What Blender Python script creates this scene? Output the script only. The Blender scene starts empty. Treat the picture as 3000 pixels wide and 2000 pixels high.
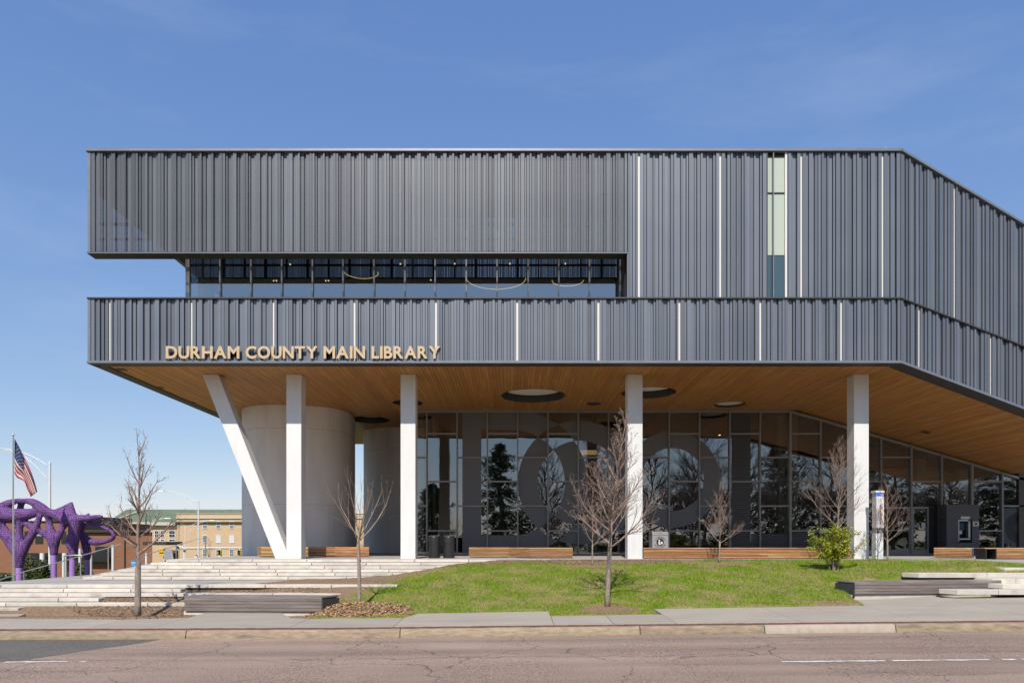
import bpy, math, random
import numpy as np
from mathutils import Vector, Matrix
random.seed(7); np.random.seed(7)
sc = bpy.context.scene
col = sc.collection
R = math.radians

# ------------------------------------------------------------------ camera
ZC, F, CX, HY = 2.40, 2000.0, 1500.0, 1582.0     # eye height, focal length (photo px), principal column, horizon row
cam = bpy.data.cameras.new('camera')
cam.sensor_fit = 'HORIZONTAL'; cam.sensor_width = 36; cam.lens = 24.0
cam.shift_y = 0.194; cam.clip_start = 0.1; cam.clip_end = 3000
camo = bpy.data.objects.new('camera', cam); col.objects.link(camo)
camo.location = (0, 0, ZC); camo.rotation_euler = (R(90), 0, 0)
sc.camera = camo
# ------------------------------------------------------------------ sky + sun
SUN_EL, SUN_AZ = 47.0, 7.0      # elevation; degrees to the left of straight behind the camera
w = bpy.data.worlds.new('World'); sc.world = w; w.use_nodes = True
wn = w.node_tree.nodes; wl = w.node_tree.links
bg = wn['Background']; bg.inputs['Strength'].default_value = 0.13
sky = wn.new('ShaderNodeTexSky'); sky.sky_type = 'NISHITA'; sky.sun_disc = False
sky.sun_elevation = R(SUN_EL); sky.sun_rotation = R(180 + SUN_AZ)
sky.altitude = 0; sky.air_density = 1.0; sky.dust_density = 0.15; sky.ozone_density = 3.5
sep = wn.new('ShaderNodeSeparateColor'); cmb = wn.new('ShaderNodeCombineColor'); wl.new(sky.outputs[0], sep.inputs[0])
for i_, (pw_, k_) in enumerate(((.80, 1.04), (.66, 1.29), (.40, 2.38))):      # soften the climb in brightness towards the horizon
    p_ = wn.new('ShaderNodeMath'); p_.operation = 'POWER'; p_.inputs[1].default_value = pw_; wl.new(sep.outputs[i_], p_.inputs[0])
    q_ = wn.new('ShaderNodeMath'); q_.operation = 'MULTIPLY'; q_.inputs[1].default_value = k_; wl.new(p_.outputs[0], q_.inputs[0]); wl.new(q_.outputs[0], cmb.inputs[i_])
tcw = wn.new('ShaderNodeTexCoord'); mpw = wn.new('ShaderNodeMapping'); mpw.inputs['Rotation'].default_value = (0, R(52), R(20)); mpw.inputs['Scale'].default_value = (1.1, 3.0, 7.0)
nzw = wn.new('ShaderNodeTexNoise'); nzw.inputs['Scale'].default_value = 1.6; nzw.inputs['Detail'].default_value = 7; nzw.inputs['Roughness'].default_value = .62
wl.new(tcw.outputs['Generated'], mpw.inputs[0]); wl.new(mpw.outputs[0], nzw.inputs['Vector'])
mrw = wn.new('ShaderNodeMapRange'); mrw.inputs['From Min'].default_value = .50; mrw.inputs['From Max'].default_value = .82; mrw.inputs['To Max'].default_value = .20; wl.new(nzw.outputs[0], mrw.inputs[0])
mxw = wn.new('ShaderNodeMix'); mxw.data_type = 'RGBA'; mxw.inputs['B'].default_value = (3.4, 4.2, 5.2, 1); wl.new(mrw.outputs[0], mxw.inputs['Factor']); wl.new(cmb.outputs[0], mxw.inputs['A'])
wl.new(mxw.outputs['Result'], bg.inputs['Color'])
sl = bpy.data.lights.new('sun', 'SUN'); sl.energy = 4.2; sl.angle = R(0.53); sl.color = (1.0, 0.93, 0.83)
so = bpy.data.objects.new('sun', sl); col.objects.link(so); so.location = (0, -20, 40)
sdir = Vector((-math.sin(R(SUN_AZ)) * math.cos(R(SUN_EL)), -math.cos(R(SUN_AZ)) * math.cos(R(SUN_EL)), math.sin(R(SUN_EL))))
so.rotation_euler = sdir.to_track_quat('Z', 'Y').to_euler()
sc.view_settings.view_transform = 'Standard'; sc.view_settings.look = 'None'
sc.view_settings.exposure = 0.3; sc.view_settings.gamma = 1.0
sc.view_settings.use_curve_mapping = False
sc.cycles.use_denoising = True
sc.cycles.max_bounces = 8; sc.cycles.transparent_max_bounces = 16
sc.cycles.caustics_reflective = False; sc.cycles.caustics_refractive = False
sc.cycles.sample_clamp_indirect = 6.0

# ------------------------------------------------------------------ helpers
def PX(px, Y): return (px - CX) * Y / F
def PZ(py, Y): return ZC - (py - HY) * Y / F
def P(px, py, Y): return Vector((PX(px, Y), Y, PZ(py, Y)))
def lerp(a, b, t): return a + (b - a) * t
def sstep(a, b, x):
    t = min(1, max(0, (x - a) / (b - a))); return t * t * (3 - 2 * t)
def interp(x, xs, ys): return float(np.interp(x, xs, ys))
WLOC = {}
def tag(o, label=None, cat=None, group=None, kind=None):
    if label: o['label'] = label
    if cat: o['category'] = cat
    if group: o['group'] = group
    if kind: o['kind'] = kind
    return o
def thing(name, loc, label=None, cat=None, group=None, kind=None):
    o = bpy.data.objects.new(name, None); col.objects.link(o)
    o.empty_display_size = 0.2; o.location = loc; WLOC[o.name] = Vector(loc)
    return tag(o, label, cat, group, kind)

class MB:
    def __init__(s): s.v = []; s.f = []; s.mi = []
    def add(s, vs, fs, mi=0):
        b = len(s.v); s.v += [tuple(p) for p in vs]
        for f in fs: s.f.append(tuple(b + i for i in f)); s.mi.append(mi)
        return s
    def hexa(s, b4, t4, mi=0):
        return s.add(list(b4) + list(t4), [(3, 2, 1, 0), (4, 5, 6, 7), (0, 1, 5, 4), (1, 2, 6, 5), (2, 3, 7, 6), (3, 0, 4, 7)], mi)
    def box(s, x0, x1, y0, y1, z0, z1, mi=0):
        return s.hexa([(x0, y0, z0), (x1, y0, z0), (x1, y1, z0), (x0, y1, z0)], [(x0, y0, z1), (x1, y0, z1), (x1, y1, z1), (x0, y1, z1)], mi)
    def quad(s, a, b, c, d, mi=0): return s.add([a, b, c, d], [(0, 1, 2, 3)], mi)
    def slab(s, pts, z0, z1, mi=0):                       # vertical prism on an (x, y) outline; z may be a function of (x, y)
        g0 = z0 if callable(z0) else (lambda x, y: z0); g1 = z1 if callable(z1) else (lambda x, y: z1)
        n = len(pts)
        vs = [(x, y, g0(x, y)) for x, y in pts] + [(x, y, g1(x, y)) for x, y in pts]
        fs = [tuple(range(n - 1, -1, -1)), tuple(range(n, 2 * n))] + [(i, (i + 1) % n, n + (i + 1) % n, n + i) for i in range(n)]
        return s.add(vs, fs, mi)
    def facade(s, pts, y0, y1, mi=0):                      # prism on an (x, z) outline, extruded along y
        n = len(pts)
        vs = [(x, y0, z) for x, z in pts] + [(x, y1, z) for x, z in pts]
        fs = [tuple(range(n)), tuple(range(2 * n - 1, n - 1, -1))] + [((i + 1) % n, i, n + i, n + (i + 1) % n) for i in range(n)]
        return s.add(vs, fs, mi)
    def tube(s, pts, rad, n=8, caps=True, mi=0):
        pts = [Vector(p) for p in pts]
        if not hasattr(rad, '__len__'): rad = [rad] * len(pts)
        b = len(s.v); prev = None
        for i, p in enumerate(pts):
            d = (pts[min(i + 1, len(pts) - 1)] - pts[max(i - 1, 0)])
            d = d.normalized() if d.length > 1e-9 else Vector((0, 0, 1))
            if prev is None:
                a = Vector((1, 0, 0)) if abs(d.x) < 0.8 else Vector((0, 1, 0))
                u = d.cross(a).normalized()
            else:
                u = (prev - d * prev.dot(d)); u = u.normalized() if u.length > 1e-6 else d.orthogonal().normalized()
            prev = u; v = d.cross(u)
            for k in range(n):
                t = 2 * math.pi * k / n
                s.v.append(tuple(p + (u * math.cos(t) + v * math.sin(t)) * rad[i]))
        for i in range(len(pts) - 1):
            for k in range(n):
                a0 = b + i * n + k; a1 = b + i * n + (k + 1) % n
                s.f.append((a0, a1, a1 + n, a0 + n)); s.mi.append(mi)
        if caps:
            s.f.append(tuple(b + k for k in range(n - 1, -1, -1))); s.mi.append(mi)
            e = b + (len(pts) - 1) * n
            s.f.append(tuple(e + k for k in range(n))); s.mi.append(mi)
        return s
    def lathe(s, c, prof, n=24, mi=0):                     # profile of (r, z) about a vertical axis at c
        return s._lathe(c, prof, n, mi)
    def _lathe(s, c, prof, n, mi):
        b = len(s.v)
        for r, z in prof:
            for k in range(n):
                t = 2 * math.pi * k / n
                s.v.append((c[0] + r * math.cos(t), c[1] + r * math.sin(t), c[2] + z))
        for i in range(len(prof) - 1):
            for k in range(n):
                a0 = b + i * n + k; a1 = b + i * n + (k + 1) % n
                s.f.append((a0, a1, a1 + n, a0 + n)); s.mi.append(mi)
        s.f.append(tuple(b + k for k in range(n - 1, -1, -1))); s.mi.append(mi)
        e = b + (len(prof) - 1) * n
        s.f.append(tuple(e + k for k in range(n))); s.mi.append(mi)
        return s
    def build(s, name, mats, parent=None, label=None, cat=None, group=None, kind=None, smooth=False, bevel=0.0):
        v = np.array(s.v, dtype=float)
        if parent is not None: org = WLOC[parent.name]
        else:
            mn, mx = v.min(0), v.max(0); org = Vector(((mn[0] + mx[0]) / 2, (mn[1] + mx[1]) / 2, mn[2]))
        v = v - np.array(org)
        me = bpy.data.meshes.new(name); me.from_pydata(v.tolist(), [], s.f)
        if not isinstance(mats, (list, tuple)): mats = [mats]
        for m in mats: me.materials.append(m)
        if len(mats) > 1: me.polygons.foreach_set('material_index', s.mi)
        if smooth: me.polygons.foreach_set('use_smooth', [True] * len(me.polygons))
        me.update()
        o = bpy.data.objects.new(name, me); col.objects.link(o)
        if parent is not None: o.parent = parent; WLOC[o.name] = org
        else: o.location = org; WLOC[o.name] = org
        if smooth == 'auto':
            try: me.set_sharp_from_angle(angle=R(35))
            except Exception: pass
        if bevel:
            b = o.modifiers.new('bevel', 'BEVEL'); b.width = bevel; b.segments = 2; b.limit_method = 'ANGLE'
        return tag(o, label, cat, group, kind)

_ub = MB().box(-.5, .5, 0, 1, 0, 1)
UNIT = {}
def ubox(name, mat, x0, x1, y0, y1, z0, z1, parent, rotz=0.0, pivot=None):
    """a box part that shares one mesh with all other boxes of its material"""
    if mat.name not in UNIT:
        me = bpy.data.meshes.new('unit_' + mat.name); me.from_pydata(_ub.v, [], _ub.f); me.materials.append(mat); UNIT[mat.name] = me
    o = bpy.data.objects.new(name, UNIT[mat.name]); col.objects.link(o)
    o.scale = (x1 - x0, y1 - y0, z1 - z0)
    p = Vector(((x0 + x1) / 2, y0, z0))
    if rotz: o.rotation_euler = (0, 0, rotz)
    if parent is not None: o.parent = parent; p = p - WLOC[parent.name]
    o.location = p
    return o

# ------------------------------------------------------------------ materials
def mat(name, c, rough=.6, metal=0.0, c2=None, scale=4.0, bump=0.0, bscale=60.0, spec=.5, rand=0.0, detail=5.0, stretch=(1, 1, 1),
        lo=.35, hi=.65, c3=None, s3=1.0, lo3=.5, hi3=.7, obj=False, coat=0.0):
    m = bpy.data.materials.new(name); m.use_nodes = True
    n = m.node_tree.nodes; l = m.node_tree.links; b = n['Principled BSDF']
    b.inputs['Roughness'].default_value = rough; b.inputs['Metallic'].default_value = metal
    b.inputs['Specular IOR Level'].default_value = spec
    b.inputs['Coat Weight'].default_value = coat
    b.inputs['Base Color'].default_value = (*c, 1)
    if obj: tc = n.new('ShaderNodeTexCoord'); src = tc.outputs['Object']
    else: g = n.new('ShaderNodeNewGeometry'); src = g.outputs['Position']
    mp = n.new('ShaderNodeMapping'); mp.inputs['Scale'].default_value = stretch; l.new(src, mp.inputs['Vector']); vec = mp.outputs[0]
    out = None
    if c2 is not None:
        nz = n.new('ShaderNodeTexNoise'); nz.inputs['Scale'].default_value = scale; nz.inputs['Detail'].default_value = detail; nz.inputs['Roughness'].default_value = .6
        l.new(vec, nz.inputs['Vector'])
        rp = n.new('ShaderNodeMapRange'); rp.inputs['From Min'].default_value = lo; rp.inputs['From Max'].default_value = hi; l.new(nz.outputs[0], rp.inputs[0])
        mx = n.new('ShaderNodeMix'); mx.data_type = 'RGBA'; mx.inputs['A'].default_value = (*c, 1); mx.inputs['B'].default_value = (*c2, 1)
        l.new(rp.outputs[0], mx.inputs['Factor']); out = mx.outputs['Result']
    if c3 is not None:
        nz = n.new('ShaderNodeTexNoise'); nz.inputs['Scale'].default_value = s3; nz.inputs['Detail'].default_value = 6
        l.new(vec, nz.inputs['Vector'])
        rp = n.new('ShaderNodeMapRange'); rp.inputs['From Min'].default_value = lo3; rp.inputs['From Max'].default_value = hi3; l.new(nz.outputs[0], rp.inputs[0])
        mx = n.new('ShaderNodeMix'); mx.data_type = 'RGBA'
        if out is not None: l.new(out, mx.inputs['A'])
        else: mx.inputs['A'].default_value = (*c, 1)
        mx.inputs['B'].default_value = (*c3, 1); l.new(rp.outputs[0], mx.inputs['Factor']); out = mx.outputs['Result']
    if rand:
        oi = n.new('ShaderNodeObjectInfo'); mr = n.new('ShaderNodeMapRange')
        mr.inputs['To Min'].default_value = 1 - rand; mr.inputs['To Max'].default_value = 1 + rand; l.new(oi.outputs['Random'], mr.inputs[0])
        hs = n.new('ShaderNodeHueSaturation')
        if out is not None: l.new(out, hs.inputs['Color'])
        else: hs.inputs['Color'].default_value = (*c, 1)
        l.new(mr.outputs[0], hs.inputs['Value'])
        m2 = n.new('ShaderNodeMath'); m2.operation = 'MULTIPLY'; m2.inputs[1].default_value = 7.31; l.new(oi.outputs['Random'], m2.inputs[0])
        fr = n.new('ShaderNodeMath'); fr.operation = 'FRACT'; l.new(m2.outputs[0], fr.inputs[0])
        m3 = n.new('ShaderNodeMapRange'); m3.inputs['To Min'].default_value = .5 - rand * .08; m3.inputs['To Max'].default_value = .5 + rand * .08; l.new(fr.outputs[0], m3.inputs[0])
        l.new(m3.outputs[0], hs.inputs['Hue']); out = hs.outputs['Color']
    if out is not None: l.new(out, b.inputs['Base Color'])
    if bump:
        nz = n.new('ShaderNodeTexNoise'); nz.inputs['Scale'].default_value = bscale; nz.inputs['Detail'].default_value = 4; l.new(vec, nz.inputs['Vector'])
        bp = n.new('ShaderNodeBump'); bp.inputs['Strength'].default_value = bump; bp.inputs['Distance'].default_value = .02
        l.new(nz.outputs[0], bp.inputs['Height']); l.new(bp.outputs[0], b.inputs['Normal'])
    return m
def emit(name, c, s):
    m = bpy.data.materials.new(name); m.use_nodes = True; n = m.node_tree.nodes
    b = n['Principled BSDF']; b.inputs['Base Color'].default_value = (*c, 1)
    b.inputs['Emission Color'].default_value = (*c, 1); b.inputs['Emission Strength'].default_value = s
    return m
class NX:                                                     # tiny expression builder on Math nodes
    def __init__(s, m): s.n = m.node_tree.nodes; s.l = m.node_tree.links
    def op(s, o, a, b=None, c=None):
        nd = s.n.new('ShaderNodeMath'); nd.operation = o
        for i, q in enumerate((a, b, c)):
            if q is None: continue
            if isinstance(q, (int, float)): nd.inputs[i].default_value = q
            else: s.l.new(q, nd.inputs[i])
        return nd.outputs[0]
    def both(s, *a):
        r = a[0]
        for q in a[1:]: r = s.op('MULTIPLY', r, q)
        return r
    def any(s, a, b): return s.op('MAXIMUM', a, b)

def glass_mat(name, tint, base, wav=.02):
    m = bpy.data.materials.new(name); m.use_nodes = True
    n = m.node_tree.nodes; l = m.node_tree.links; n.remove(n['Principled BSDF'])
    tr = n.new('ShaderNodeBsdfTransparent'); tr.inputs[0].default_value = (*tint, 1)
    gl = n.new('ShaderNodeBsdfGlossy'); gl.inputs['Roughness'].default_value = 0.0; gl.inputs[0].default_value = (.93, .97, 1, 1)
    fr = n.new('ShaderNodeFresnel'); fr.inputs[0].default_value = 1.5
    mr = n.new('ShaderNodeMapRange'); mr.inputs['To Min'].default_value = base; mr.inputs['To Max'].default_value = 1; l.new(fr.outputs[0], mr.inputs[0])
    g = n.new('ShaderNodeNewGeometry'); oi = n.new('ShaderNodeObjectInfo')
    ad = n.new('ShaderNodeVectorMath'); ad.operation = 'MULTIPLY_ADD'; ad.inputs[1].default_value = (1, 1, 1)
    cb = n.new('ShaderNodeCombineXYZ'); mm = n.new('ShaderNodeMath'); mm.operation = 'MULTIPLY'; mm.inputs[1].default_value = 40
    l.new(oi.outputs['Random'], mm.inputs[0]); l.new(mm.outputs[0], cb.inputs[1])
    l.new(g.outputs['Position'], ad.inputs[0]); l.new(cb.outputs[0], ad.inputs[2])
    nz = n.new('ShaderNodeTexNoise'); nz.inputs['Scale'].default_value = .9; nz.inputs['Detail'].default_value = 1; l.new(ad.outputs[0], nz.inputs['Vector'])
    bp = n.new('ShaderNodeBump'); bp.inputs['Strength'].default_value = 1; bp.inputs['Distance'].default_value = wav; l.new(nz.outputs[0], bp.inputs['Height'])
    l.new(bp.outputs[0], gl.inputs['Normal'])
    mx = n.new('ShaderNodeMixShader'); l.new(mr.outputs[0], mx.inputs[0]); l.new(tr.outputs[0], mx.inputs[1]); l.new(gl.outputs[0], mx.inputs[2])
    l.new(mx.outputs[0], n['Material Output'].inputs[0])
    return m

M = {}
M['clad'] = mat('cladding_metal', (.132, .151, .184), .40, .25, (.147, .165, .196), .6, rand=.18)
M['clad_back'] = mat('cladding_back', (.02, .022, .027), .6)
M['trim'] = mat('grey_trim', (.20, .22, .25), .4, .3, (.17, .19, .22), 2)
M['dark_trim'] = mat('dark_trim', (.05, .047, .045), .5, .2)
M['strip'] = mat('white_strip', (.70, .68, .645), .5)
M['white'] = mat('white_paint', (.70, .70, .695), .5, 0, (.655, .655, .65), 1.2, bump=.03, bscale=30, stretch=(2.5, 2.5, .5), c3=(.58, .57, .55), s3=.9, lo3=.56, hi3=.85)
M['drum'] = mat('drum_panel', (.74, .715, .685), .5, 0, (.66, .64, .61), .8, stretch=(1.6, 1.6, .4), c3=(.60, .58, .55), s3=.8, lo3=.5, hi3=.8)
M['joint'] = mat('panel_joint', (.12, .12, .12), .8)
M['seam'] = mat('drum_seam', (.34, .33, .32), .8)
M['soffit'] = mat('soffit_wood', (.45, .205, .048), .5, 0, (.36, .158, .034), 3.0, rand=.12, stretch=(6, .35, 6), lo=.3, hi=.7, c3=(.50, .265, .085), s3=1.4, lo3=.5, hi3=.75)
M['bench'] = mat('bench_wood', (.50, .27, .11), .55, 0, (.36, .17, .06), 3, rand=.28, stretch=(.6, 2, 14), c3=(.58, .37, .19), s3=1.2)
M['greywood'] = mat('weathered_wood', (.200, .165, .150), .85, 0, (.125, .10, .095), 2.2, rand=.10, stretch=(.8, 1, 10), bump=.25, bscale=30, c3=(.28, .24, .22), s3=1.1, lo3=.52, hi3=.72)
M['benchmetal'] = mat('dark_steel', (.085, .09, .095), .5, .5, (.06, .063, .067), 5)
M['mull'] = mat('mullion_metal', (.27, .26, .25), .45, .3)
M['mulld'] = mat('dark_mullion', (.05, .05, .052), .45, .3)
M['glass'] = glass_mat('facade_glass', (.52, .55, .51), .17, .0035)
M['glass_up'] = glass_mat('terrace_glass', (.50, .55, .55), .33, .0015)
M['conc'] = mat('step_concrete', (.60, .555, .49), .85, 0, (.50, .46, .405), 2.2, rand=.13, bump=.15, bscale=70, c3=(.33, .30, .265), s3=1.5, lo3=.55, hi3=.78)
M['pave'] = mat('paving', (.40, .365, .325), .85, 0, (.345, .315, .285), 1.4, bump=.1, c3=(.30, .28, .255), s3=.6)
M['walk'] = mat('sidewalk', (.365, .325, .270), .85, 0, (.320, .283, .235), 1.1, bump=.12, bscale=90, rand=.05, stretch=(.5, 1.6, 1), c3=(.255, .235, .21), s3=1.0, lo3=.58, hi3=.8)
M['kerb'] = mat('kerb_stone', (.36, .285, .19), .9, 0, (.24, .185, .125), 6, bump=.5, bscale=70, rand=.08, stretch=(.6, 1, 2.5), c3=(.155, .125, .095), s3=3.2, lo3=.56, hi3=.74)
M['kerb_new'] = mat('kerb_concrete', (.42, .36, .29), .9, 0, (.36, .30, .24), 4, bump=.3, bscale=70, c3=(.24, .2, .17), s3=3.2, lo3=.6, hi3=.78)
M['brick'] = mat('paver_brick', (.195, .075, .055), .85, 0, (.15, .055, .042), 6, rand=.2, bump=.2)
M['mulch'] = mat('mulch', (.17, .105, .065), .95, 0, (.095, .055, .035), 14, bump=.8, bscale=45)
M['chip'] = mat('wood_chip', (.58, .39, .21), .9, 0, (.36, .20, .09), 12, rand=0)
M['chipd'] = mat('mulch_chip', (.155, .09, .055), .9, 0, (.25, .17, .11), 12)
M['bark'] = mat('bark', (.32, .265, .22), .9, 0, (.20, .155, .125), 18, bump=.5, bscale=50, stretch=(1, 1, .35))
M['twig'] = mat('twig_bark', (.205, .135, .105), .85, 0, (.30, .22, .18), 5)
M['twig2'] = mat('young_bark', (.23, .16, .115), .8, 0, (.30, .24, .16), 5)
M['leaf'] = mat('spring_leaf', (.33, .345, .012), .5, 0, (.17, .215, .012), 7)
M['green'] = mat('evergreen_leaf', (.05, .075, .018), .5, 0, (.09, .115, .025), 5)
M['black'] = mat('black_metal', (.022, .022, .024), .45, .1)
M['darkgrey'] = mat('dark_grey_panel', (.085, .085, .093), .5, .1)
M['steel'] = mat('stainless_steel', (.48, .47, .45), .35, .8)
M['lampwhite'] = mat('galvanised_white', (.68, .68, .67), .5)
M['gold'] = mat('sign_gold', (.54, .405, .255), .5, .1, (.50, .375, .23), 4)
M['tan'] = mat('tan_brick', (.56, .405, .26), .9, 0, (.51, .365, .23), 1.2)
M['stone'] = mat('pale_stone', (.52, .45, .36), .85)
M['roofgreen'] = mat('green_tiles', (.105, .145, .090), .8, 0, (.145, .19, .11), .7)
M['brickwall'] = mat('red_brick', (.265, .125, .07), .9, 0, (.225, .10, .055), 2.0, stretch=(.5, .5, 6))
M['windark'] = mat('dark_glazing', (.02, .022, .025), .12)
M['blind'] = mat('roller_blind', (.42, .48, .42), .8)
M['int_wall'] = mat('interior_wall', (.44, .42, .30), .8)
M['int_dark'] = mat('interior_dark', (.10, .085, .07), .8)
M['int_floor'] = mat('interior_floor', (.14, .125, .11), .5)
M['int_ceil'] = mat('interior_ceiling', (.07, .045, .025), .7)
M['plaster'] = mat('plaster', (.74, .71, .66), .8)
M['ring'] = emit('ring_lamp', (1.0, .68, .25), 1.0)
M['lamp'] = emit('warm_lamp', (1.0, .72, .38), 2.2)
M['lampdim'] = emit('dim_lamp', (1.0, .62, .25), .35)
M['greenlight'] = emit('green_signal', (.05, .9, .55), 1.6)
M['yellow'] = mat('signal_yellow', (.70, .42, .02), .5)
M['skin'] = mat('skin', (.42, .25, .18), .6)
M['hair'] = mat('grey_hair', (.36, .34, .33), .8)
M['cloth'] = mat('dark_cloth', (.03, .03, .035), .9)
M['bluecloth'] = mat('blue_cloth', (.02, .06, .32), .8)
M['red'] = mat('flag_red', (.36, .012, .022), .8)
M['flagwhite'] = mat('flag_white', (.52, .50, .49), .8)
M['flagblue'] = mat('flag_blue', (.012, .02, .075), .8)
M['purplep'] = mat('purple_post', (.37, .20, .53), .5, 0, (.34, .18, .49), 2)
M['blue'] = mat('sign_blue', (.02, .22, .55), .5)
M['bluelamp'] = emit('blue_beacon', (.01, .07, .9), .9)
M['ink'] = mat('red_ink', (.30, .008, .015), .6)
M['inkblack'] = mat('black_ink', (.01, .01, .01), .6)
M['greyprint'] = mat('grey_print', (.30, .30, .32), .6)
M['paper'] = mat('paper', (.62, .62, .62), .8)
M['paint'] = mat('road_paint', (.72, .70, .66), .8, 0, (.50, .46, .43), 9, lo=.42, hi=.60)

# perforated screen: painted metal, a fixed share of it holes
def perf():
    m = mat('perforated_metal', (.138, .151, .180), .45, .25, (.154, .167, .194), .5, rand=.22)
    n = m.node_tree.nodes; l = m.node_tree.links; b = n['Principled BSDF']
    tr = n.new('ShaderNodeBsdfTransparent'); mx = n.new('ShaderNodeMixShader'); mx.inputs[0].default_value = .38
    l.new(b.outputs[0], mx.inputs[1]); l.new(tr.outputs[0], mx.inputs[2]); l.new(mx.outputs[0], n['Material Output'].inputs[0])
    return m
M['perf'] = perf()
# crocheted surface of the sculpture: raised square cells with dark seams
def crochet():
    m = bpy.data.materials.new('purple_crochet'); m.use_nodes = True; n = m.node_tree.nodes; l = m.node_tree.links; b = n['Principled BSDF']
    g = n.new('ShaderNodeNewGeometry'); vo = n.new('ShaderNodeTexVoronoi'); vo.feature = 'DISTANCE_TO_EDGE'; vo.inputs['Scale'].default_value = 11.0
    vo.inputs['Randomness'].default_value = .35
    l.new(g.outputs['Position'], vo.inputs['Vector'])
    mr = n.new('ShaderNodeMapRange'); mr.inputs['From Max'].default_value = .22; l.new(vo.outputs['Distance'], mr.inputs[0])
    mx = n.new('ShaderNodeMix'); mx.data_type = 'RGBA'; mx.inputs['A'].default_value = (.045, .018, .08, 1); mx.inputs['B'].default_value = (.215, .095, .325, 1)
    l.new(mr.outputs[0], mx.inputs['Factor']); l.new(mx.outputs['Result'], b.inputs['Base Color']); b.inputs['Roughness'].default_value = .8
    bp = n.new('ShaderNodeBump'); bp.inputs['Strength'].default_value = .6; bp.inputs['Distance'].default_value = .03; l.new(mr.outputs[0], bp.inputs['Height']); l.new(bp.outputs[0], b.inputs['Normal'])
    return m
M['crochet'] = crochet()
# worn asphalt with pink aggregate, hairline cracks and long tar seams
def road_mat(name, ca, cb, cracks):
    m = mat(name, ca, .9, 0, cb, 30, bump=.5, bscale=120, lo=.42, hi=.58, detail=9, c3=tuple(q * .86 for q in ca), s3=.45, lo3=.45, hi3=.7)
    if not cracks: return m
    n = m.node_tree.nodes; l = m.node_tree.links; b = n['Principled BSDF']; x = NX(m)
    src = b.inputs['Base Color'].links[0].from_socket
    g = n.new('ShaderNodeNewGeometry'); nz = n.new('ShaderNodeTexNoise'); nz.inputs['Scale'].default_value = 1.3; nz.inputs['Detail'].default_value = 6
    l.new(g.outputs['Position'], nz.inputs['Vector'])
    va = n.new('ShaderNodeVectorMath'); va.operation = 'MULTIPLY_ADD'; va.inputs[1].default_value = (.9, .9, 0); l.new(nz.outputs['Color'], va.inputs[0]); l.new(g.outputs['Position'], va.inputs[2])
    vo = n.new('ShaderNodeTexVoronoi'); vo.feature = 'DISTANCE_TO_EDGE'; vo.inputs['Scale'].default_value = .34; l.new(va.outputs[0], vo.inputs['Vector'])
    nb = n.new('ShaderNodeTexNoise'); nb.inputs['Scale'].default_value = .5; l.new(g.outputs['Position'], nb.inputs['Vector'])
    keep = x.op('GREATER_THAN', nb.outputs[0], .42)
    crack = x.both(x.op('LESS_THAN', vo.outputs['Distance'], .0045), keep)
    sp = n.new('ShaderNodeSeparateXYZ'); l.new(va.outputs[0], sp.inputs[0])
    seam = None
    for y0, wd in ((13.62, .022), (15.9, .012), (12.7, .009)):
        d = x.op('ABSOLUTE', x.op('SUBTRACT', x.op('MULTIPLY_ADD', nz.outputs[0], .10, sp.outputs[1]), y0 + .45))
        q = x.op('LESS_THAN', d, wd); seam = q if seam is None else x.any(seam, q)
    nf = n.new('ShaderNodeTexNoise'); nf.inputs['Scale'].default_value = 6; l.new(g.outputs['Position'], nf.inputs['Vector'])
    f = x.op('MULTIPLY', x.any(crack, seam), x.op('MULTIPLY', nf.outputs[0], 1.1))
    mx = n.new('ShaderNodeMix'); mx.data_type = 'RGBA'; l.new(f, mx.inputs['Factor']); l.new(src, mx.inputs['A']); mx.inputs['B'].default_value = (.05, .042, .038, 1)
    l.new(mx.outputs['Result'], b.inputs['Base Color'])
    return m
def lanes(m):
    n = m.node_tree.nodes; l = m.node_tree.links; b = n['Principled BSDF']; src = b.inputs['Base Color'].links[0].from_socket
    g = n.new('ShaderNodeNewGeometry'); mp = n.new('ShaderNodeMapping'); mp.inputs['Scale'].default_value = (.06, 1.1, 1); l.new(g.outputs['Position'], mp.inputs[0])
    nz = n.new('ShaderNodeTexNoise'); nz.inputs['Scale'].default_value = 1; nz.inputs['Detail'].default_value = 5; l.new(mp.outputs[0], nz.inputs['Vector'])
    mr = n.new('ShaderNodeMapRange'); mr.inputs['From Min'].default_value = .35; mr.inputs['From Max'].default_value = .68; mr.inputs['To Min'].default_value = 1.10; mr.inputs['To Max'].default_value = .74; l.new(nz.outputs[0], mr.inputs[0])
    hs = n.new('ShaderNodeHueSaturation'); l.new(src, hs.inputs['Color']); l.new(mr.outputs[0], hs.inputs['Value']); l.new(hs.outputs[0], b.inputs['Base Color'])
    return m
M['road'] = road_mat('old_asphalt', (.395, .292, .228), (.185, .130, .100), True)
lanes(M['road'])
M['patch'] = road_mat('asphalt_patch', (.165, .15, .13), (.075, .068, .06), False)
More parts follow.
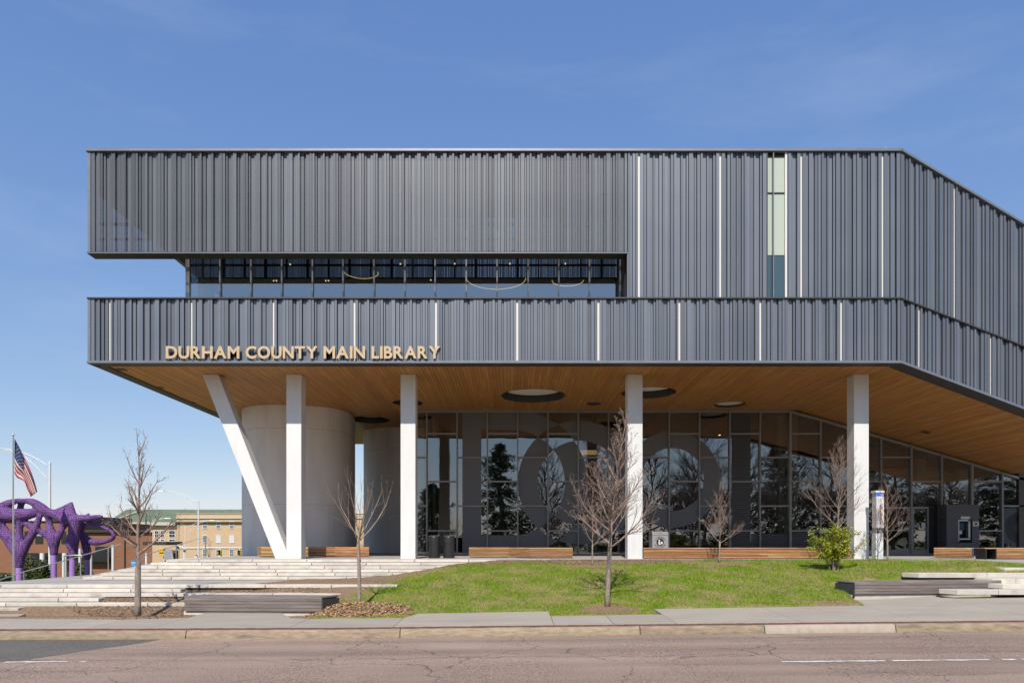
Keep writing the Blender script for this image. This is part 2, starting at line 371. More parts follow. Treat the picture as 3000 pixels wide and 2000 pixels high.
# lawn soil: grass-green and straw patches, brown where the mask says bed
def lawn_mat():
    m = bpy.data.materials.new('lawn_soil'); m.use_nodes = True; n = m.node_tree.nodes; l = m.node_tree.links; b = n['Principled BSDF']
    b.inputs['Roughness'].default_value = .95
    g = n.new('ShaderNodeNewGeometry'); x = NX(m)
    def noise(s, d=5):
        q = n.new('ShaderNodeTexNoise'); q.inputs['Scale'].default_value = s; q.inputs['Detail'].default_value = d; l.new(g.outputs['Position'], q.inputs['Vector']); return q.outputs[0]
    def ramp(v, a, b_):
        q = n.new('ShaderNodeMapRange'); q.inputs['From Min'].default_value = a; q.inputs['From Max'].default_value = b_; l.new(v, q.inputs[0]); return q.outputs[0]
    def mixc(f, a, b_):
        q = n.new('ShaderNodeMix'); q.data_type = 'RGBA'; l.new(f, q.inputs['Factor'])
        for k, vv in (('A', a), ('B', b_)):
            if isinstance(vv, tuple): q.inputs[k].default_value = (*vv, 1)
            else: l.new(vv, q.inputs[k])
        return q.outputs['Result']
    grass = mixc(ramp(noise(1.3), .38, .62), (.11, .16, .008), (.29, .225, .10))
    soil = mixc(ramp(noise(16, 6), .35, .65), (.17, .105, .062), (.30, .205, .125))
    at = n.new('ShaderNodeVertexColor'); at.layer_name = 'bed'
    f = ramp(x.op('MULTIPLY_ADD', noise(5), .5, x.op('SUBTRACT', at.outputs[0], .25)), .42, .58)
    l.new(mixc(f, grass, soil), b.inputs['Base Color'])
    bp = n.new('ShaderNodeBump'); bp.inputs['Strength'].default_value = .8; bp.inputs['Distance'].default_value = .04; l.new(noise(40), bp.inputs['Height']); l.new(bp.outputs[0], b.inputs['Normal'])
    return m
M['lawn'] = lawn_mat()
def blade_mat():
    m = bpy.data.materials.new('grass_blade'); m.use_nodes = True; n = m.node_tree.nodes; l = m.node_tree.links; b = n['Principled BSDF']
    at = n.new('ShaderNodeVertexColor'); at.layer_name = 'tint'; l.new(at.outputs[0], b.inputs['Base Color'])
    b.inputs['Roughness'].default_value = .7; b.inputs['Specular IOR Level'].default_value = .2
    return m
M['blade'] = blade_mat()

# ------------------------------------------------------------------ levels of the ground
PLAT = ZC - .75                      # plaza / platform level
LAND = ZC - 1.44                     # mid landing level
def zs(X): return interp(X, [-60, -12.4, -4.1, 2.5, 12.4, 60], [-.20, .003, .04, .115, .214, .62])
def zsw(X, Y): return zs(X) + .19 + (Y - 16.6) * interp(X, [-12, 0, 10, 14], [.02, .024, .042, .055])
def zlawn(X, Y):
    # left: follows the stair end profile; right: plain bank
    zl = interp(Y, [19.3, 20.2, 22.2, 22.7, 24.0, 24.8, 26.4, 26.8, 28], [.30, .40, .88, .985, 1.04, 1.11, 1.575, 1.64, 1.64])
    zr = interp(Y, [19.4, 20.0, 23.0, 26.4, 26.8, 28], [zsw(X, 19.4) + .01, zsw(X, 19.9) + .07, 1.10, 1.60, 1.64, 1.64])
    zq = interp(Y, [19.4, 20.6, 22.9, 24.0, 28], [zsw(X, 19.4), .68, 1.53, 1.63, 1.64])
    z = lerp(zl, zr, sstep(-4.5, .5, X)); z = lerp(z, zq, sstep(10.2, 15.5, X))
    z += .03 * math.sin(X * 1.7 + Y) * math.sin(Y * 1.3 - X * .6) * sstep(19.6, 20.4, Y) * (1 - sstep(26, 26.6, Y))
    xb = interp(Y, [19.5, 20.5, 21.5, 22.7, 24.0, 24.8, 25.2, 25.6, 26.0, 26.4, 26.8], [-5.6, -5.2, -5.6, -8.6, -7.2, -4.6, -3.9, -3.1, -2.4, -1.1, -.6])
    low = .27 + .255 * (Y - 20.2) if Y < 22.3 else .80
    z = lerp(z, min(z, low), sstep(xb + .15, xb - .75, X))
    return z
# ================================================================== SETTING
# far ground sheet
gx = [-900, -300, -120, -60, -40, -25, -12, 0, 12, 25, 40, 60, 120, 300, 900]
gy = [-900, -300, -120, -60, -30, -8, 5, 16.3, 30, 45, 60, 80, 100, 130, 180, 300, 900]
def gz(X, Y): return zs(X) - .30 - 4.9 * min(1, max(0, (Y - 32) / 100.0))
mb = MB(); mb.v = [(x, y, gz(x, y)) for y in gy for x in gx]
nx_ = len(gx)
for j in range(len(gy) - 1):
    for i in range(nx_ - 1):
        a = j * nx_ + i; mb.f.append((a, a + 1, a + 1 + nx_, a + nx_)); mb.mi.append(0)
M['ground'] = mat('ground_grass', (.075, .095, .025), .95, 0, (.13, .115, .05), .5, bump=.3, bscale=8)
mb.build('ground', M['ground'], kind='structure')
# road
rx = [-60, -30] + list(np.linspace(-14, 14, 29)) + [30, 60]
mb = MB()
for j, y in enumerate((-7.0, 16.5)):
    for x in rx: mb.v.append((x, y, zs(x)))
for i in range(len(rx) - 1): mb.f.append((i, i + 1, i + 1 + len(rx), i + len(rx))); mb.mi.append(0)
road = mb.build('road', M['road'], kind='structure')
def sheet(name, pts, m, dz, parent):
    MB().add([(x, y, zs(x) + dz) for x, y in pts], [tuple(range(len(pts)))]).build(name, m, parent)
def rp(px, py):
    Y = 2.37 * F / (py - HY)
    for _ in range(4): Y = (ZC - zs(PX(px, Y))) * F / (py - HY)
    return (PX(px, Y), Y)
sheet('asphalt_patch', [(-30, rp(0, 1938)[1]), rp(0, 1938), rp(60, 1934), rp(150, 1920), rp(280, 1901), rp(400, 1885), (PX(470, 16.42), 16.42), (-30, 16.42)], M['patch'], .004, road)
def dash(x0, x1, Y, wd):                                          # a worn painted line with ragged edges
    n = int((x1 - x0) / .12); a = []; b_ = []
    for i in range(n + 1):
        x = lerp(x0, x1, i / n); a.append((x, Y + random.uniform(-.02, .03))); b_.append((x, Y + wd + random.uniform(-.012, .018)))
    m_ = MB()
    for i in range(n):
        if random.random() < .16: continue
        m_.quad(*[(x, y, zs(x) + .008) for x, y in (a[i], a[i + 1], b_[i + 1], b_[i])])
    m_.build('lane_line', M['paint'], road)
ya = rp(2600, 1935)[1]; dash(PX(2290, ya), 16, ya - .05, .10)
yb = rp(150, 1938)[1]; dash(-16, PX(270, yb), yb - .05, .10)
# kerb: one thing of the setting, one object per stone
kerb = thing('kerb', (0, 16.5, 0), kind='structure')
kx = [-30, -22, PX(545, 16.5) - 6.0, PX(545, 16.5), PX(1172, 16.5), PX(1875, 16.5), PX(2240, 16.5), PX(2624, 16.5), 15.2, 21, 30]
for i in range(len(kx) - 1):
    a, b_ = kx[i] + .012, kx[i + 1] - .012
    n = max(2, int((b_ - a) / .35)); m_ = MB()
    prof = [(16.47, -.10), (16.475, .02), (16.50, .15), (16.525, .185), (16.56, .193), (16.66, .193), (16.66, -.1)]
    for j in range(n + 1):
        x = lerp(a, b_, j / n); wob = random.uniform(-.006, .006)
        for y, z in prof: m_.v.append((x, y + wob * (z > -.05), zs(x) + z + random.uniform(-.003, .003)))
    k = len(prof)
    for j in range(n):
        for q in range(k): m_.f.append((j * k + q, j * k + (q + 1) % k, (j + 1) * k + (q + 1) % k, (j + 1) * k + q)); m_.mi.append(0)
    m_.f += [tuple(range(k)), tuple(n * k + q for q in range(k - 1, -1, -1))]; m_.mi += [0, 0]
    m_.build('kerb_stone', M['kerb_new'] if i == 6 else M['kerb'], kerb, smooth='auto')
# brick edging: a single course of pavers
edging = thing('brick_edging', (0, 16.8, 0), kind='structure')
MB().add([(x, y, zs(x) + .172) for y in (16.662, 17.0) for x in (-30, -14, -4, 3, 14, 30)], [(i, i + 1, i + 7, i + 6) for i in range(5)]).build('mortar_bed', M['pave'], edging)
x = -13.2
while x < 13.4:
    for y0, y1 in ((16.667, 16.825), (16.833, 16.99)):
        o = ubox('brick', M['brick'], x + .004, x + .196, y0, y1, zs(x) + .10, zs(x) + .196 + random.uniform(-.003, .003), edging)
    x += .2
for a, b_ in ((-30, -13.2), (13.4, 30)):
    MB().hexa([(a, 16.667, zs(a) + .1), (b_, 16.667, zs(b_) + .1), (b_, 16.99, zs(b_) + .1), (a, 16.99, zs(a) + .1)], [(a, 16.667, zs(a) + .195), (b_, 16.667, zs(b_) + .195), (b_, 16.99, zs(b_) + .195), (a, 16.99, zs(a) + .195)]).build('brick_course', M['brick'], edging)
# sidewalk: one object per cast bay, notched round the tree pits
walk = thing('sidewalk', (0, 18, 0), kind='structure')
bays = [(-30, -20), (-20, -14.2), (-14.2, -11.6), (-11.6, -10.6), (-10.6, -9.0), (-9.0, -5.55), (-5.55, -2.95), (-2.95, 1.05), (1.05, 2.55), (2.55, 4.1), (4.1, 7.2), (7.2, 10.2)]
def wz(x, y): return zsw(x, y)
def bay(pts):
    m_ = MB(); m_.slab(pts, lambda x, y: wz(x, y) - .15, wz); m_.build('paving_slab', M['walk'], walk, bevel=.006)
g = .006
for a, b_ in bays:
    A, B = a + g, b_ - g
    tail = {-14.2: [(B, 18.75), (A + .3, 18.9), (A, 19.9)], -11.6: [(B, 18.62), (A, 18.72)], -10.6: [(B, 18.95), (A, 18.62)],
            -9.0: [(B, 18.62), (B - .5, 18.75), (-6.8, 20.0), (A, 20.0), (A, 18.95)], -5.55: [(B, 18.62), (A, 18.55)],
            -2.95: [(B, 18.55), (B, 19.6), (A + .3, 19.5), (A, 18.62)], 1.05: [(B, 18.6), (A, 18.6)], 2.55: [(B, 18.6), (A, 18.6)]}
    back = 19.95 if a < -12 else 19.75
    bay([(A, 17), (B, 17)] + tail.get(a, [(B, back), (A, back)]))
bay([(10.2 + g, 17), (13.2 - g, 17), (13.2 - g, 22.6), (10.5, 22.6), (10.2 + g, 19.75)])
bay([(13.2 + g, 17), (17 - g, 17), (17 - g, 21.0), (13.2 + g, 21.0)])
bay([(17 + g, 17), (30, 17), (30, 21.0), (17 + g, 21.0)])
# platform and landing
stairs = thing('stone_steps', (-8, 24, 0), kind='structure')
plat = thing('plaza_platform', (0, 34, 0), kind='structure')
PC = -13.6                                                        # left corner of the platform
x = PC + .4
xs_ = [PC + .42, -9.5, -5.5, -1.5, 2.5, 6.5, 10.5, 14.5, 19, 24, 30]
for i in range(len(xs_) - 1):
    for y0, y1 in ((27.2, 31), (31, 35.3), (35.3, 50)):
        if xs_[i] >= 14.4 and y0 == 27.2: y0 = 24.6
        MB().box(xs_[i] + g, xs_[i + 1] - g, y0 + g, y1 - g, PLAT - .2, PLAT - .001).build('paving_slab', M['pave'], plat, bevel=.004)
MB().box(PC + .45, 30, 27.25, 50, -.2, PLAT - .02).build('platform_fill', M['conc'], plat)
MB().box(14.55, 30, 24.7, 27.25, -.2, PLAT - .02).build('platform_fill', M['conc'], plat)
# upper flight: six risers wrapping the corner, each of separate slabs
for k in range(6):
    yf = 26.8 - .40 * k; zt = PLAT - .115 * k; xl = PC - .40 * k
    xr = interp(k, [0, 1, 2, 3, 4, 5], [1.5, .3, -1.2, -2.2, -3.0, -3.6])
    xx = xl; first = True; off = [1.3, 2.0, .9, 1.7, 2.3, 1.1][k]
    while xx < xr:
        L = off if first else 2.12; first = False
        x1 = min(xx + L, xr)
        MB().box(xx + .011, x1 - .011, yf + random.uniform(0, .008), yf + .47, zt - .104, zt - random.uniform(0, .006)).build('step_slab', M['conc'], stairs, bevel=.012)
        xx = x1
    yy = yf + .48
    while yy < 40:                                                  # the return along the platform's left side
        MB().box(xl, xl + .47, yy + .006, yy + 2.1, zt - .135, zt).build('step_slab', M['conc'], stairs, bevel=.012); yy += 2.11
    MB().box(xl + .09, xr, yf + .035, 27.3, -.1, zt - .1045).build('step_fill', M['conc'], stairs)
# landing
MB().slab([(-30, 22.64), (-5.0, 22.64), (-5.0, 24.9), (-15.4, 24.9), (-15.4, 40), (-17.6, 40), (-17.7, 23.8), (-30, 23.72)], LAND - .12, LAND - .002).build('landing_slab', M['pave'], stairs)
MB().box(-30, -5.4, 22.5, 24.9, .2, LAND - .13).build('landing_fill', M['conc'], stairs)
# lower flight: six courses with staggered right-hand ends
ends = [PX(1164, 22.2), PX(530, 21.85), PX(1000, 21.5), PX(290, 21.1), PX(640, 20.75), PX(58, 20.4)]
for k in range(6):
    yf = 22.2 - .37 * k; zt = LAND - .115 * k
    xx = ends[k]; L = [2.15, 1.6, 2.15, 1.25, 2.15, 1.5][k]
    while xx > -22:
        MB().box(xx - L + .011, xx - .011, yf + random.uniform(0, .008), yf + .46, zt - .105, zt - random.uniform(0, .006)).build('step_slab', M['conc'], stairs, bevel=.012)
        xx -= L; L = 2.15
    MB().box(-24, min(ends[k], -10.4 - .9 * k) - .3, yf + .035, 22.65, -.1, zt - .1055).build('step_fill', M['conc'], stairs)
# right-hand slabs by the second grey bench
for px0, pt, Y, L in ((2805, 1727, 20.7, 1.25), (2938, 1710, 21.15, 1.0), (2907, 1694, 21.6, .75), (2692, 1678, 22.0, 2.2), (2944, 1662, 22.55, 1.7)):
    zt = PZ(pt, Y); xx = PX(px0, Y); q = 0
    while xx < 22:
        MB().hexa([(xx + (-.28 if q == 0 else .006), Y + .46, zt - .15), (xx + .006, Y, zt - .15), (xx + L - .006, Y, zt - .15), (xx + L - .006, Y + .46, zt - .15)],
                  [(xx + (-.28 if q == 0 else .006), Y + .46, zt), (xx + .006, Y, zt), (xx + L - .006, Y, zt), (xx + L - .006, Y + .46, zt)]).build('step_slab', M['conc'], stairs, bevel=.012)
        xx += L; L = 2.15; q += 1
# lawn bank (terrain sheet with a bed mask)
def bedmask(X, Y):
    v = 0.0
    xb = interp(Y, [19.3, 20.5, 21.5, 22.7, 24.0, 24.8, 25.2, 25.6, 26.0, 26.4, 26.8], [-5.9, -5.5, -5.0, -4.2, -4.0, -3.9, -3.2, -2.6, -1.8, -.4, .2])
    v = max(v, sstep(xb + .35, xb - .2, X))                                              # mulch beside the steps
    v = max(v, (1 - sstep(5.8, 8.4, X)) * sstep(25.75, 26.1, Y) * sstep(-3.5, -1.5, X))   # soil along the bench
    for cx, cy, rx_, ry in ((PX(1780, 19.9), 19.45, .9, .7), (PX(1050, 20), 19.75, 1.75, 1.15), (PX(1735, 25.6), 25.4, .9, .5), (PX(2108, 26.2), 25.9, 1.0, .5), (11.2, 21.7, .8, .35), (PX(2450, 20), 19.9, .7, .35)):
        d = math.hypot((X - cx) / rx_, (Y - cy) / ry); v = max(v, 1 - sstep(.75, 1.1, d))
    return v
def covered(x, y):                                                 # hard paving lies above the terrain here
    for a, b_, c in ((-16.5, -9.05, 18.8), (-5.5, -2.95, 18.66), (1.07, 4.08, 18.66)):
        if a < x < b_ and y > c: return False
    if y < 19.70 and x < 10.2: return True
    if 10.2 < x < 13.2 and y < 22.55 and y < 19.75 + (x - 10.2) * 9.5: return True
    if x >= 13.2 and y < 22.3: return True
    return False
nxg, nyg = 240, 70
X0, X1, Y0, Y1 = -17.5, 18.0, 18.55, 27.3
mb = MB(); bed = []
for j in range(nyg + 1):
    for i in range(nxg + 1):
        x = lerp(X0, X1, i / nxg); y = lerp(Y0, Y1, j / nyg)
        z = zlawn(x, y) if y > 19.3 else zsw(x, y) + .012
        if covered(x, y): z = zsw(x, y) - .07
        if x > 12.2: z = min(z, PLAT - .02)
        if abs(x - PX(1050, 20)) < 2.2 and y < 21: z += .22 * math.exp(-(((x - PX(1056, 20)) / .95) ** 2 + ((y - 19.75) / .6) ** 2))
        mb.v.append((x, y, z)); bed.append(bedmask(x, y))
for j in range(nyg):
    for i in range(nxg):
        a = j * (nxg + 1) + i; mb.f.append((a, a + 1, a + nxg + 2, a + nxg + 1)); mb.mi.append(0)
lawn = mb.build('lawn', M['lawn'], kind='structure', smooth=True)
ca = lawn.data.color_attributes.new('bed', 'FLOAT_COLOR', 'POINT')
ca.data.foreach_set('color', np.repeat(np.array(bed)[:, None], 4, 1).ravel())
LV = np.array(mb.v)[:, 2].reshape(nyg + 1, nxg + 1)
def zterr(x, y):
    fi = (x - X0) / (X1 - X0) * nxg; fj = (y - Y0) / (Y1 - Y0) * nyg
    i = int(min(nxg - 1, max(0, fi))); j = int(min(nyg - 1, max(0, fj))); u = fi - i; v = fj - j
    return float((LV[j, i] * (1 - u) + LV[j, i + 1] * u) * (1 - v) + (LV[j + 1, i] * (1 - u) + LV[j + 1, i + 1] * u) * v)
# grass blades
def blades(n):
    vs = []; fs = []; cols = []; rng = np.random.RandomState(3)
    c = 0
    while c < n:
        x = rng.uniform(-7.5, 17.2); y = rng.uniform(18.65, 26.7)
        if rng.rand() > (20.5 / y): continue
        if covered(x, y): continue
        b_ = bedmask(x, y)
        z = zterr(x, y)
        if b_ > .5 and rng.rand() > .035: continue
        if x < -4.6 and y > 22.5: continue
        if z > PLAT - .005 and x > 12: continue
        pn = math.sin(x * 1.9 + 1.3 * math.sin(y * 1.1)) * math.sin(y * 2.1 + 1.7 * math.sin(x * .8)) + .5 * math.sin(x * 5.1 + y * 3.3) * math.sin(y * 6.2 - x * 2)
        dry = 1 / (1 + math.exp(-(pn * 3.2 - .35)))
        straw = rng.rand() < .05 + .62 * dry
        h = rng.uniform(.025, .065) * (0.75 if straw else 1.0) * (1.35 if (pn < -.35 and rng.rand() < .5) else 1)
        a = rng.uniform(0, 2 * math.pi); wd = rng.uniform(.004, .009); ln = rng.uniform(.2, .9) * h
        dx, dy = math.cos(a), math.sin(a); lx, ly = -dy * ln, dx * ln
        if rng.rand() < .5: lx, ly = -lx, -ly
        i0 = len(vs)
        vs += [(x - dx * wd, y - dy * wd, z - .006), (x + dx * wd, y + dy * wd, z - .006), (x + lx, y + ly, z + h)]
        fs.append((i0, i0 + 1, i0 + 2))
        q = rng.uniform(.75, 1.25)
        cl = (.34 * q, .262 * q, .125 * q) if straw else ((.130 * q, .250 * q, .003) if rng.rand() < .6 else (.225 * q, .315 * q, .006))
        cols += [(*cl, 1)] * 3; c += 1
    m_ = MB(); m_.v = vs; m_.f = fs; m_.mi = [0] * len(fs)
    o = m_.build('grass', M['blade'], label='short patchy green and straw lawn grass on the bank', cat='grass', kind='stuff')
    ca = o.data.color_attributes.new('tint', 'FLOAT_COLOR', 'POINT'); ca.data.foreach_set('color', np.array(cols).ravel())
blades(170000)
# dandelions
M['dandelion'] = mat('dandelion_yellow', (.75, .42, .01), .6)
dm = None
dl = ['yellow dandelion at the left corner of the tree pit of the tallest tree', 'yellow dandelion touching the left side of the tallest tree trunk', 'yellow dandelion in the grass left of the tallest tree', 'yellow dandelion in the grass right of the tallest tree', 'yellow dandelion farther right of the tallest tree near the sidewalk corner', 'yellow dandelion halfway up the bank left of the tallest tree', 'yellow dandelion near the top of the bank below the zigzag bench', 'yellow dandelion at the lawn corner left of the right plank bench', 'yellow dandelion at the tip of the lawn by the right sidewalk', 'orange-yellow dandelion high on the lawn below the book drop kiosk', 'yellow dandelion beside the long stone slab near the slim tree', 'yellow dandelion by the left plank bench at the mulch edge']
for di, (px, py, Y) in enumerate(((1662, 1796, 18.9), (1766, 1773, 20.2), (1684, 1755, 20.9), (1860, 1766, 20.5), (1925, 1768, 20.4), (1741, 1711, 22.8), (1678, 1672, 24.6), (2390, 1754, 20.0), (2455, 1764, 19.95), (2867, 1656, 23.2), (1092, 1724, 22.3), (506, 1803, 19.0))):
    x = PX(px, Y); z = zterr(x, Y)
    if dm is None:
        m_ = MB(); m_.tube([(0, 0, -.01), (0, 0, .05)], .003, 5, mi=1); m_.lathe((0, 0, .05), [(.006, 0), (.024, .008), (.026, .014), (.012, .02)], 12)
        dm = bpy.data.meshes.new('dandelion'); dm.from_pydata(m_.v, [], m_.f); dm.materials.append(M['dandelion']); dm.materials.append(M['lawn']); dm.polygons.foreach_set('material_index', m_.mi)
    o = bpy.data.objects.new('dandelion', dm); col.objects.link(o); o.location = (x, Y, z); tag(o, dl[di], 'dandelion', 'dandelions in the grass')
# loose chips
def chips(name, label, n, pick, m, lmin, lmax):
    m_ = MB(); c = 0
    while c < n:
        x, y = pick(); z = zterr(x, y) + random.uniform(0, .015)
        a = random.uniform(0, math.pi); L = random.uniform(lmin, lmax); wd = L * random.uniform(.25, .5); t = random.uniform(-.5, .5) * L
        u = Vector((math.cos(a) * L, math.sin(a) * L, t)); v = Vector((-math.sin(a) * wd, math.cos(a) * wd, random.uniform(-.3, .3) * wd))
        p = Vector((x, y, z + abs(t) * .5 + .004))
        m_.quad(p - u - v, p + u - v, p + u + v, p - u + v); c += 1
    m_.build(name, m, label=label, cat='mulch', kind='stuff')
def pk1():
    while True:
        a = random.uniform(0, 6.283); r = math.sqrt(random.random())
        x = PX(1058, 20) + 1.55 * r * math.cos(a); y = 19.72 + 1.0 * r * math.sin(a)
        if y > 18.66: return x, y
chips('wood_chips', 'golden wood chips heaped round the slim tree in front of the steps', 2600, pk1, M['chip'], .02, .05)
def pk2():
    while True:
        x = random.uniform(-16, -6.2); y = random.uniform(18.7, 22.4)
        if y < 18.7 + max(0, (-10.9 - x)) * .75: continue
        if y < 19.9 and x > -9.2: continue
        return x, y
chips('bark_mulch', 'dark brown bark mulch in the bed below the lower steps', 7000, pk2, M['chipd'], .012, .035)
def pk3(): return random.uniform(-3.2, 6.5), random.uniform(25.6, 26.75)
chips('leaf_litter', 'dry brown leaf litter along the top of the bank by the bench', 2500, pk3, M['chipd'], .012, .03)

# ================================================================== LIBRARY BUILDING
FY = 26.0                                                     # plane of the metal-clad front
SZ = ZC + 6.73                                                # underside of the overhang
FT = ZC + (HY - 873) * .013                                   # top of the lower metal band
UB = ZC + (HY - 743) * .013                                   # underside of the perforated screen
UT = ZC + (HY - 440) * .013                                   # roof edge
XL, XK = -16.15, 14.8                                         # left end, fold line
TH = R(8.7); GY = 35.5                                        # turn of the folded wing, glass line
def soff(X): return SZ if X < XK else SZ - .294 * (X - XK)
lib = thing('library_building', (0, FY, PLAT), 'dark metal-clad library with timber soffit on white columns', 'building')
# ---- lower band
band = MB().box(XL + .05, XK, FY + .17, FY + .30, SZ + .09, FT - .05).build('metal_band', M['clad_back'], lib)
fold = lambda s, off=0.0: (XK + s * math.cos(TH) - off * math.sin(TH), FY + s * math.sin(TH) + off * math.cos(TH))
def foldbox(mb, s0, s1, o0, o1, zb0, zb1, zt0, zt1):            # a sloped box on the folded wing: s along the wall, o behind its face
    b4 = [(*fold(s0, o0), zb0), (*fold(s1, o0), zb1), (*fold(s1, o1), zb1), (*fold(s0, o1), zb0)]
    t4 = [(*fold(s0, o0), zt0), (*fold(s1, o0), zt1), (*fold(s1, o1), zt1), (*fold(s0, o1), zt0)]
    return mb.hexa(b4, t4)
SE = 8.5; SB, SR = .30, .455                                    # wing length, slopes of the band and of the roof
MBf = MB(); foldbox(MBf, .0, SE, .17, .30, SZ + .09, SZ + .09 - SB * SE, FT - .05, FT - .05 - SB * SE); MBf.build('metal_band_wing', M['clad_back'], band)
PAT = [(.10, .0), (.075, .06), (.13, .11), (.085, .05), (.15, .0), (.07, .09), (.11, .045), (.085, .0), (.13, .07), (.075, .11), (.12, .03), (.095, .0), (.14, .10), (.08, .05), (.105, .0)]
def ribrow(xa, xb, z0, z1, name, m, parent, seed):
    rg = random.Random(seed); x = xa; i = rg.randrange(15)
    while x < xb - .02:
        wd, d = PAT[i % 15]; wd *= 1.06 * rg.uniform(.9, 1.1); x1 = min(x + wd, xb)
        if xb - x1 < .07: x1 = xb
        if x == xa or x1 == xb: d = 0.0
        ubox(name, m, x + (.009 if x > xa else 0), x1 - (.009 if x1 < xb else 0), FY + d, FY + .165, z0, z1, parent)
        x = x1; i += 1 if rg.random() < .8 else 4
def ribrow_fold(sa, sb, zb, zt, slb, slt, name, m, parent, seed):
    rg = random.Random(seed); s = sa; i = rg.randrange(15)
    while s < sb - .02:
        wd, d = PAT[i % 15]; wd *= 1.06 * rg.uniform(.9, 1.1); s1 = min(s + wd, sb)
        if sb - s1 < .07: s1 = sb
        if s == sa or s1 == sb: d = 0.0
        c = (s + s1) / 2
        o = ubox(name, m, 0, s1 - s - .018, 0, .165 - d, zb - slb * c, zt - slt * c, parent, rotz=TH)
        p = fold(c, d); o.location = Vector((p[0], p[1], zb - slb * c)) - WLOC[parent.name]
        s = s1; i += 1
SPX = [320, 560, 800, 1037.5, 1276.5, 1515, 1753.5, 1991, 2228.5, 2465.5]
SX = [PX(p, FY) for p in SPX]
edges = [XL + .12] + SX + [XK - .01]
for i in range(len(edges) - 1):
    a = edges[i] + (.045 if i else 0); b_ = edges[i + 1] - (.045 if i < len(edges) - 2 else 0)
    ribrow(a, b_, SZ + .10, FT - .02, 'fascia_rib', M['clad'], band, 100 + i)
for x in SX:
    MB().box(x - .042, x + .042, FY + .07, FY + .168, SZ + .10, FT - .03).build('light_strip', M['strip'], band)
fs_ = [.0, .81, 3.92, 7.03, SE]
for i in range(4):
    ribrow_fold(fs_[i] + (.045 if i else 0.01), fs_[i + 1] - .045, SZ + .09, FT - .02, SB, SB, 'wing_fascia_rib', M['clad'], band, 200 + i)
    if i: m_ = MB(); foldbox(m_, fs_[i] - .044, fs_[i] + .044, .07, .168, SZ + .1 - SB * fs_[i], SZ + .1 - SB * fs_[i], FT - .03 - SB * fs_[i], FT - .03 - SB * fs_[i]); m_.build('light_strip', M['strip'], band)
MB().box(XL - .02, XK + .01, FY - .035, FY + .45, SZ - .005, SZ + .016).build('drip_plate', M['dark_trim'], band)
MB().box(XL - .02, XK + .01, FY - .03, FY + .10, SZ + .018, SZ + .105).build('base_trim', M['trim'], band)
m_ = MB(); foldbox(m_, 0.012, SE, -.035, .62, SZ - .005, SZ - .005 - SB * SE, SZ + .016, SZ + .016 - SB * SE); m_.build('drip_plate', M['dark_trim'], band)
m_ = MB(); foldbox(m_, 0.012, SE, -.03, .10, SZ + .018, SZ + .018 - SB * SE, SZ + .105, SZ + .105 - SB * SE); m_.build('base_trim', M['trim'], band)
MB().box(XL - .02, XK + .01, FY - .05, FY + .5, FT - .03, FT + .02).build('cap_flashing', M['dark_trim'], band)
m_ = MB(); foldbox(m_, .012, SE, -.05, .5, FT - .03, FT - .03 - SB * SE, FT + .02, FT + .02 - SB * SE); m_.build('cap_flashing', M['dark_trim'], band)
MB().box(XL - .01, XL + .10, FY - .01, FY + .32, SZ + .02, FT - .032).build('corner_trim', M['trim'], band)
MB().box(XL - .012, XL + .102, FY - .013, FY + .33, SZ + 1.38, SZ + 1.395).build('trim_joint', M['joint'], band)
# left flank of the band
MB().box(XL + .01, XL + .25, FY + .33, 48, SZ - .005, FT - .03).build('side_cladding', M['clad'], lib)
MB().box(XL + .0, XL + .45, FY + .46, 48.0, SZ - .008, SZ + .016).build('drip_plate', M['dark_trim'], lib)
# floor slab over the plaza (carries the band)
MB().box(XL + .26, XK, FY + .31, 48, SZ + .5, SZ + 2.3).build('floor_slab', M['clad_back'], lib)
MB().slab([(XK, FY + .31), (26, FY + 2.2), (26, 48), (XK, 48)], lambda x, y: soff(x) + .5, lambda x, y: soff(x) + 2.3).build('floor_slab', M['clad_back'], lib)
# ---- upper right wall
XW = PX(1838, FY)
wall = MB().box(XW + .02, XK, FY + .17, FY + .30, FT + .021, UT - .06).build('upper_wall', M['clad_back'], lib)
m_ = MB(); foldbox(m_, 0, SE, .17, .30, FT + .02, FT + .02 - SB * SE, UT - .06, UT - .06 - SR * SE); m_.build('upper_wall_wing', M['clad_back'], wall)
WX0, WX1 = PX(2246, FY), PX(2311, FY)
UX = [PX(p, FY) for p in (1872.5, 2111, 2348.5, 2587)]
segs = [(XW + .03, UX[0] - .045), (UX[0] + .045, UX[1] - .045), (UX[1] + .045, WX0), (WX1, UX[2] - .045), (UX[2] + .045, UX[3] - .045), (UX[3] + .045, XK - .01)]
for i, (a, b_) in enumerate(segs): ribrow(a, b_, FT + .025, UT - .07, 'wall_rib', M['clad'], wall, 300 + i)
for x in UX: MB().box(x - .042, x + .042, FY + .07, FY + .168, FT + .03, UT - .07).build('light_strip', M['strip'], wall)
fu = [0, 2.33, 5.44, SE]
for i in range(3):
    ribrow_fold(fu[i] + (.045 if i else .01), fu[i + 1] - .045, FT + .025, UT - .07, SB, SR, 'wing_wall_rib', M['clad'], wall, 400 + i)
    if i: m_ = MB(); foldbox(m_, fu[i] - .044, fu[i] + .044, .07, .168, FT + .03 - SB * fu[i], FT + .03 - SB * fu[i], UT - .07 - SR * fu[i], UT - .07 - SR * fu[i]); m_.build('light_strip', M['strip'], wall)
